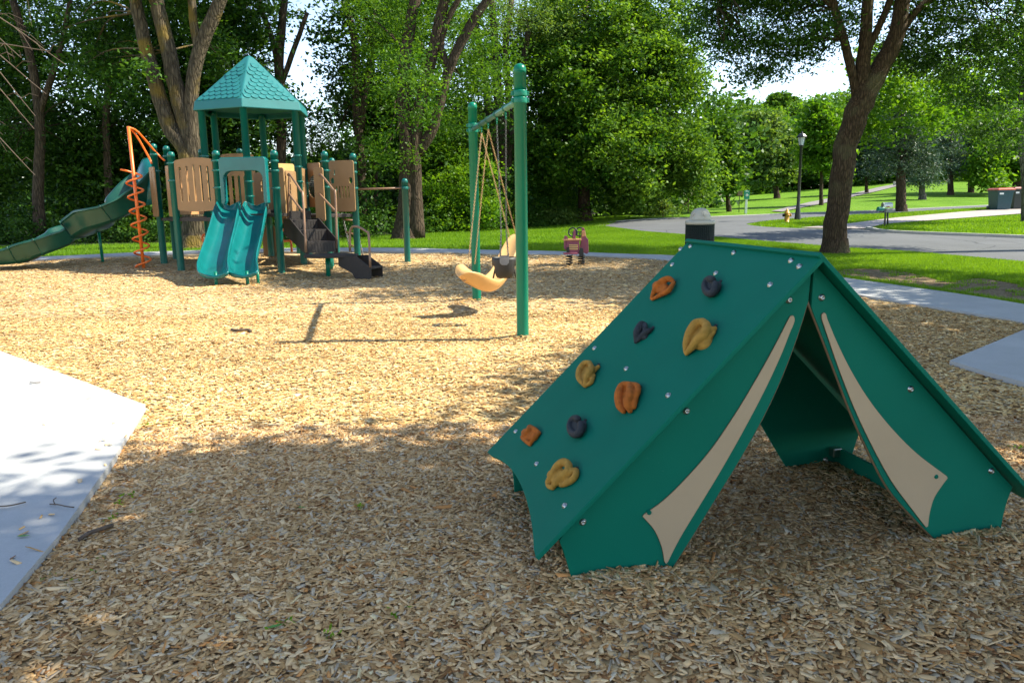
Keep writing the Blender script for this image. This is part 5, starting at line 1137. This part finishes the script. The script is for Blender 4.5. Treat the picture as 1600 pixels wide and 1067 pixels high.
# ------------------------------------------------------------------ spring rider
g = G(900, 417); g = Vector((g.x, g.y, mulch_z(g.x, g.y))); s = g.y / FPX
sr = root('spring_rider', g, 'magenta and tan spring rider with two black steering wheels in front of the lawn', 'spring rider')
def rx(u, v, dy=0): return W(u, v, g.y + dy)
for (u, v0, v1, dy) in ((889.3, 399, 418, 0), (908.5, 399, 417, .1)):
    a = rx(u, v1, dy); b = rx(u, v0, dy); R_ = .068; mb = MB(); P = [(a.x + R_ * cos(t), a.y + R_ * sin(t), a.z + (b.z - a.z) * t / (2 * pi * 5)) for t in [j * pi / 8 for j in range(81)]]; mb.tube(P, .014, 6); mb.build('spring', M['black'], sr)
def plate(name, pts, dy, t, mat):
    P = [rx(u, v, dy) for u, v in pts]; o = P[0]; mb = MB(); mb.prism([((p - o).x, (p - o).z) for p in P], o, (1, 0, 0), (0, 0, 1), t); return mb.build(name, M[mat], sr, bevel=.006)
plate('side_board', [(908, 372), (909, 356), (912, 355.5), (914, 360), (916, 371), (919, 374), (919.5, 394), (917, 397), (912, 395), (906, 386), (907, 378)], .20, .04, 'pink')
plate('side_board_trim', [(909.5, 361), (913.5, 361), (915.5, 369), (909.5, 370)], .15, .02, 'wood')
plate('side_board', [(881, 379), (881.5, 369), (884, 368), (887, 370), (887, 379), (886.5, 391), (884, 391), (881, 388)], .05, .04, 'pink')
plate('upright', [(894.5, 373), (896, 360), (897.5, 358), (899, 362), (899.5, 374)], .10, .04, 'pink')
plate('front_board', [(885.5, 376), (905, 376), (905, 397), (885.5, 395)], .02, .04, 'pink')
for v in (382, 385, 388): plate('slat', [(889, v), (902.5, v + .3), (902.5, v + 2.2), (889, v + 1.9)], -.02, .02, 'yellowboard')
mb = MB(); c = rx(894, 374.5, .1); mb.box(c, (.40, .34, .03)); mb.build('table_board', M['wood'], sr, bevel=.005)
mb = MB(); c = rx(891, 396, -.05); mb.box(c, (.30, .30, .03)); mb.build('seat', M['pink'], sr, bevel=.008)
plate('bracket', [(904.5, 392), (907, 387), (911, 388), (912, 400), (905, 400)], -.03, .05, 'black'); plate('bracket', [(885, 387), (889, 386), (890, 394), (885, 395)], -.02, .03, 'black')
for u, v, dy in ((895, 363, .28), (906, 362.5, .32)):
    c = rx(u, v, dy); mb = MB(); mb.tube([c + Vector((.095 * cos(t), .02 * sin(t), .095 * sin(t))) for t in [j * pi / 10 for j in range(20)]], .016, 7, closed=True); mb.tube([c + Vector((-.09, 0, 0)), c + Vector((.09, 0, 0))], .01, 6); mb.tube([c, c + Vector((0, 0, -.20))], .012, 6); mb.build('steering_wheel', M['black'], sr)
# ------------------------------------------------------------------ litter bin behind the tent
Y = 16.8; b = W(1093, 378, Y); zg = hz(b.x, Y); R_ = 21.5 * Y / FPX
lb_ = root('litter_bin', (b.x, Y, zg), 'dark green mesh litter bin with a beige dome lid just behind the tent ridge', 'litter bin')
zt_ = W(1093, 350, Y).z
mb = MB(); nb_ = 44
for k in range(nb_):
    a = 2 * pi * k / nb_; mb.tube([(b.x + R_ * cos(a), Y + R_ * sin(a), zg + .05), (b.x + R_ * cos(a), Y + R_ * sin(a), zt_)], .009, 4, cap=False)
for k in range(26):
    z = zg + .06 + (zt_ - zg - .06) * k / 25; mb.tube([(b.x + R_ * cos(t), Y + R_ * sin(t), z) for t in [j * pi / 14 for j in range(28)]], .008, 4, closed=True)
mb.build('basket', M['mesh'], lb_)
mb = MB(); mb.lathe([(0.001, zg + .04), (R_ * .9, zg + .04), (R_ * .92, zt_ - .02), (R_ * .86, zt_ - .02), (R_ * .84, zg + .1)], (b.x, Y, 0), 28); mb.build('liner', M['black'], lb_)
zd = W(1093, 344.5, Y).z; zp_ = W(1093, 325, Y).z; Rd = R_ * .76
mb = MB(); mb.lathe([(R_ * 1.0, zt_ - .01), (R_ * 1.06, zt_), (R_ * 1.05, zd - .01), (R_ * .98, zd), (Rd, zd + .005)] + [(Rd * cos(t) ** .75 if t < 1.56 else .001, zd + (zp_ - zd) * sin(t)) for t in [j * pi / 20 for j in range(1, 11)]], (b.x, Y, 0), 32); lid = mb.build('dome_lid', M['beige'], lb_)
dv = Vector((-.42, -.9, 0)).normalized(); cx_ = Vector((b.x, Y, zd)) + dv * Rd * .84; sv = Vector((-dv.y, dv.x, 0))
mb = MB(); P = [(-.13, .02), (.13, .02), (.13, .11)] + [(.13 * cos(t), .11 + .08 * sin(t)) for t in [pi * j / 8 for j in range(1, 8)]] + [(-.13, .11)]
mb.prism(P, cx_ + dv * .035, sv, (Vector((0, 0, 1)) - dv * .42).normalized(), -.012); mb.build('flap', M['beige'], lid, bevel=.004)
mb = MB(); mb.tube([cx_ + dv * .05 + sv * x + (Vector((0, 0, 1)) - dv * .42).normalized() * z for x, z in P[2:]], .012, 6); mb.tube([cx_ + dv * .05 + sv * -.13 + Vector((0, 0, .02)), cx_ + dv * .05 + sv * .13 + Vector((0, 0, .02))], .008, 6); mb.build('flap_rim', M['beige'], lid)
# ------------------------------------------------------------------ street lamp
g = G(1246, 345); sc = g.y / FPX; x, y, z = g; H = W(1251, 208, y).z - z
lp = root('street_lamp', g, 'tall black street lamp with a lantern head on the grass strip between the two streets', 'street lamp')
mb = MB(); mb.lathe([(.14, z - .05), (.14, z + .12), (.10, z + .5), (.095, z + .55), (.075, z + .7), (.055, z + H - .62), (.07, z + H - .60), (.07, z + H - .56)], (x, y, 0), 14); mb.build('pole', M['black'], lp)
mb = MB(); mb.lathe([(.10, z + H - .54), (.17, z + H - .18)], (x, y, 0), 8, smooth=False); mb.build('lantern_glass', M['lampglass'], lp)
mb = MB(); mb.lathe([(.24, z + H - .20), (.23, z + H - .16), (.13, z + H - .05), (.06, z + H - .02), (.03, z + H + .06), (.001, z + H + .08)], (x, y, 0), 8, smooth=False); mb.lathe([(.11, z + H - .57), (.12, z + H - .54), (.10, z + H - .53)], (x, y, 0), 8)
for k in range(4):
    a = pi / 4 + k * pi / 2; mb.tube([(x + .105 * cos(a), y + .105 * sin(a), z + H - .55), (x + .175 * cos(a), y + .175 * sin(a), z + H - .18)], .012, 4)
mb.build('lantern_frame', M['black'], lp)
# hydrant
g = G(1229, 348); x, y, z = g; hh_ = W(1230, 326, y).z - z
hd = root('fire_hydrant', g, 'yellow fire hydrant at the tip of the grass strip left of the street lamp', 'fire hydrant')
r_ = hh_ * .17
mb = MB(); mb.lathe([(r_ * 1.4, z), (r_ * 1.4, z + hh_ * .05), (r_, z + hh_ * .07), (r_ * .95, z + hh_ * .62), (r_ * 1.25, z + hh_ * .64), (r_ * 1.25, z + hh_ * .70), (r_, z + hh_ * .72), (r_ * .8, z + hh_ * .84), (r_ * .4, z + hh_ * .92), (r_ * .25, z + hh_ * .93), (r_ * .25, z + hh_), (.001, z + hh_)], (x, y, 0), 14); mb.build('barrel', M['hydrant'], hd)
for d in ((-1, -.2, 0), (1, .2, 0), (0, -1, 0)):
    d = Vector(d).normalized(); mb = MB(); mb.lathe([(r_ * .5, r_ * .8), (r_ * .5, r_ * 1.5), (r_ * .62, r_ * 1.5), (r_ * .62, r_ * 1.8), (.001, r_ * 1.85)], (x, y, z + hh_ * .52), 10, d); mb.build('outlet', M['black' if d.x < -.5 else 'hydrant'], hd)
# signs
g = G(1165, 334); x, y, z = g; sc = y / FPX; T_ = W(1166, 298, y).z; B_ = W(1166, 311.5, y).z
sg = root('park_sign', g, 'green sign with a white emblem on a thick white post, beyond the road', 'sign')
mb = MB(); mb.box((x, y, (z + T_) / 2), (3.4 * sc, 3.4 * sc, T_ - z + .02)); mb.build('post', M['white'], sg, bevel=.01)
mb = MB(); mb.box((x, y - 2.2 * sc, (T_ + B_) / 2), (8.4 * sc, .04, T_ - B_)); pl = mb.build('sign_board', M['signgreen'], sg, bevel=.01)
mb = MB(); c = Vector((x, y - 2.2 * sc - .025, B_ + (T_ - B_) * .45)); mb.lathe([(1.9 * sc, 0), (1.9 * sc, .008), (1.2 * sc, .008), (1.2 * sc, 0)], c, 16, (0, -1, 0)); mb.box(c + Vector((0, -.004, 0)), (.7 * sc, .008, 2.2 * sc)); mb.box(Vector((x, c.y, T_ - 1.6 * sc)), (5 * sc, .01, .7 * sc)); mb.build('emblem', M['white'], pl)
g = G(1154.5, 332); x, y, z = g; sc = y / FPX; T_ = W(1155.5, 298, y).z; B_ = W(1155.5, 306, y).z
sg = root('small_sign', g, 'small brown rectangular sign on a thin dark post left of the green sign', 'sign')
mb = MB(); mb.tube([(x, y, z - .05), (x, y, T_ - .02)], .6 * sc, 8); mb.build('post', M['black'], sg)
mb = MB(); mb.box((x, y - .05, (T_ + B_) / 2), (8 * sc, .03, T_ - B_)); pl = mb.build('sign_board', M['signbrown'], sg, bevel=.01)
mb = MB()
for k in (-1, 0, 1): mb.box((x, y - .07, (T_ + B_) / 2 + k * 1.9 * sc), (5.4 * sc, .008, .5 * sc))
mb.build('lettering', M['beige'], pl)
# mailboxes
g = G(1382, 354.5); x, y, z = g; sc = y / FPX
def mbox(par, u, v, L_, wd, hh_, mat, ang, dy=0):
    c = W(u, v, y + dy); d = Vector((cos(ang), sin(ang), 0)); s_ = Vector((-d.y, d.x, 0)); prof = [(-wd / 2, -hh_ / 2), (wd / 2, -hh_ / 2), (wd / 2, 0)] + [(wd / 2 * cos(t), hh_ / 2 * sin(t)) for t in [pi * j / 8 for j in range(1, 8)]] + [(-wd / 2, 0)]
    mb = MB(); mb.loft([[c + d * (k * L_ / 2) + s_ * a + Vector((0, 0, b)) for a, b in prof] for k in (-1, 1)], smooth=False); return mb.build('box', M[mat], par, bevel=.008)
m1 = root('mailbox_stand', g, 'cluster of silver, green and dark mailboxes on a thin dark post by the driveway', 'mailboxes')
mb = MB(); mb.box((x, y, (z + W(1381, 332, y).z) / 2), (2.0 * sc, 2.0 * sc, W(1381, 332, y).z - z)); mb.box(W(1384, 331.5, y + .0), (18 * sc, .12, .04)); mb.tube([W(1387, 352, y), W(1387, 332, y)], .03, 6); mb.build('post', M['black'], m1)
o = mbox(m1, 1386, 320.5, 16 * sc, 7 * sc, 8 * sc, 'galv', .15, .25); o['label'] = 'silver mailbox with a red flag'
mb = MB(); c = W(1386, 323, y + .25); mb.box(c + Vector((0, -.13, 0)), (4 * sc, .01, 1.3 * sc)); mb.build('flag', M['lid'], o)
mbox(m1, 1376, 326.5, 11 * sc, 6 * sc, 6.5 * sc, 'mailgreen', .3, .1); mbox(m1, 1390, 329, 15 * sc, 6.5 * sc, 6.5 * sc, 'rubbergrey', .1, -.1)
# wheeled bins
def wbin(u0, u1, vt, vb, body, lidm, label, Yb):
    p0, p1 = W(u0, vb, Yb), W(u1, vb, Yb); wd = p1.x - p0.x; zt = W(u0, vt, Yb).z; zb = hz((p0.x + p1.x) / 2, Yb); cx = (p0.x + p1.x) / 2; d = wd * 1.1; zl = zb + (zt - zb) * .90
    rt = root('wheeled_bin', (cx, Yb, zb), label, 'wheeled bin', 'wheeled bins at the end of the driveway'); k = .82
    mb = MB(); mb.loft([[Vector((cx + a * wd / 2 * f, Yb + d / 2 + b * d / 2 * f, z_)) for a, b in ((-1, -1), (1, -1), (1, 1), (-1, 1))] for f, z_ in ((k, zb + .06), (.97, zl - .08), (1.03, zl - .08), (1.03, zl))], smooth=False); mb.build('body', M[body], rt, bevel=.02)
    mb = MB(); mb.loft([[Vector((cx + a * wd / 2 * f, Yb + d / 2 + b * d / 2 * f, z_)) for a, b in ((-1, -1), (1, -1), (1, 1), (-1, 1))] for f, z_ in ((1.08, zl), (1.08, zl + .05), (.85, zt))], smooth=False); mb.tube([(cx - wd * .4, Yb + d * 1.06, zt - .04), (cx + wd * .4, Yb + d * 1.06, zt - .04)], .025, 8); mb.build('lid', M[lidm], rt, bevel=.015)
    for sx in (-1, 1):
        mb = MB(); mb.lathe([(.001, -.03), (.12, -.03), (.12, .03), (.001, .03)], (cx + sx * wd * .42, Yb + d * .95, zb + .12), 14, (1, 0, 0)); mb.build('wheel', M['black'], rt)
    mb = MB(); mb.box((cx - wd * .28, Yb + d * .0 - .0, zl - .18), (wd * .25, .02, .09)); mb.build('label_plate', M['white'], rt)
    return rt
yb_ = G(1570, 329).y
wbin(1557.5, 1582.5, 294, 326, 'bin', 'lid', 'blue-green wheeled bin with an orange-red lid at the end of the driveway', yb_)
wbin(1583, 1604, 292.5, 325, 'bindark', 'lidred', 'darker wheeled bin with a dull red lid, cut by the right edge of the picture', yb_ + .5)
# utility box far up the path
g = G(1399, 290.5); s = g.y / FPX; ub = root('utility_box', g, 'small pale utility box at the top of the hill path', 'utility box')
mb = MB(); mb.box(g + Vector((0, 0, 3.0 * s)), (6 * s, 4 * s, 6 * s)); mb.build('cabinet', M['beige'], ub, bevel=.05); mb = MB(); mb.box(g + Vector((0, 0, 6.2 * s)), (7 * s, 5 * s, .6 * s)); mb.build('cap', M['beige'], ub, bevel=.03)
# ------------------------------------------------------------------ litter on the ground
def leaf_on(u, v, dz, sz, ang, label, c='mailgreen', mat=None):
    p = Gz(u, v, dz); a = Vector((cos(ang), sin(ang), 0)); b = Vector((-a.y, a.x, 0)); L = [(-1, 0), (-.6, .22), (-.1, .33), (.5, .2), (1, 0), (.5, -.2), (-.1, -.33), (-.6, -.22)]
    vs = [p + a * (x * sz) + b * (y * sz) + Vector((0, 0, .004 + .10 * sz * y * y * 9 * .3 + .05 * sz * x * x)) for x, y in L] + [p + Vector((0, 0, .003))]; mb = MB(); mb.add(vs, [(i, (i + 1) % 8, 8) for i in range(8)])
    o = mb.build('fallen_leaf', M['leaf1'], None, org=p); tag(o, label, 'leaf')
M['leaf1'] = simple('fresh_green_leaf', (.10, .26, .03), .45)
leaf_on(37, 838, .075, .030, .1, 'fresh green leaf lying on the left concrete slab')
leaf_on(430, 979, .035, .030, .5, 'bright green leaf on the chips at the bottom left of centre')
leaf_on(470, 793, .035, .028, -.2, 'green leaf on the chips straight above the bottom leaf')
def twig(pts, r, label, dz=.075):
    P = [Gz(u, v, dz) + Vector((0, 0, r + (.008 if 0 < i < len(pts) - 1 else 0))) for i, (u, v) in enumerate(pts)]; mb = MB(); mb.tube([Vector(q) for q in crom([tuple(p) for p in P], 4)], r, 5); o = mb.build('twig', M['twig'], None, org=P[0]); tag(o, label, 'twig')
twig([(-4, 792), (15, 793), (30, 790), (40, 785)], .0035, 'thin dark twig at the left edge of the concrete slab')
twig([(78, 788), (90, 791), (104, 794), (116, 793)], .003, 'twig near the middle edge of the concrete slab, pointing to the chips')
twig([(86, 789), (84, 784), (88, 778)], .0025, 'short upright twig touching the longer twig on the slab')
twig([(47, 598), (55, 600), (63, 598)], .004, 'tiny twig high on the sunlit part of the slab')
twig([(124, 846), (140, 838), (158, 832), (176, 823)], .010, 'flat reddish bark sliver on the chips beside the slab', .04)
twig([(362, 517), (372, 519), (388, 518), (392, 520)], .016, 'dark stick lying alone on the sunlit chips', .03)
twig([(1533, 549), (1540, 556), (1549, 560)], .006, 'short pale stick below the right concrete slab', .03)
# weeds in the chips
R = np.random.default_rng(9)
W_ = []
for u, v in [(175, 812), (190, 785), (160, 875), (140, 900), (205, 775), (228, 664), (448, 975), (560, 793), (880, 775), (340, 836), (75, 905), (100, 915), (300, 800), (520, 990), (225, 628), (1590, 700), (620, 960)]:
    p = Gz(u, v, .03); k = 9; W_.append(np.array(p) + R.normal(0, 1, (k, 3)) * [.02, .02, .006] + [0, 0, .008])
W_ = np.concatenate(W_); V, F, c = leaf_arrays(W_, .026, .011, R); o = bpy.data.objects.new('weeds', fast_mesh('weeds', V, F, M['grassblade'], c)); COL.objects.link(o); tag(o, 'tiny green weeds and seedlings sprouting through the wood chips', 'weeds', kind='stuff')
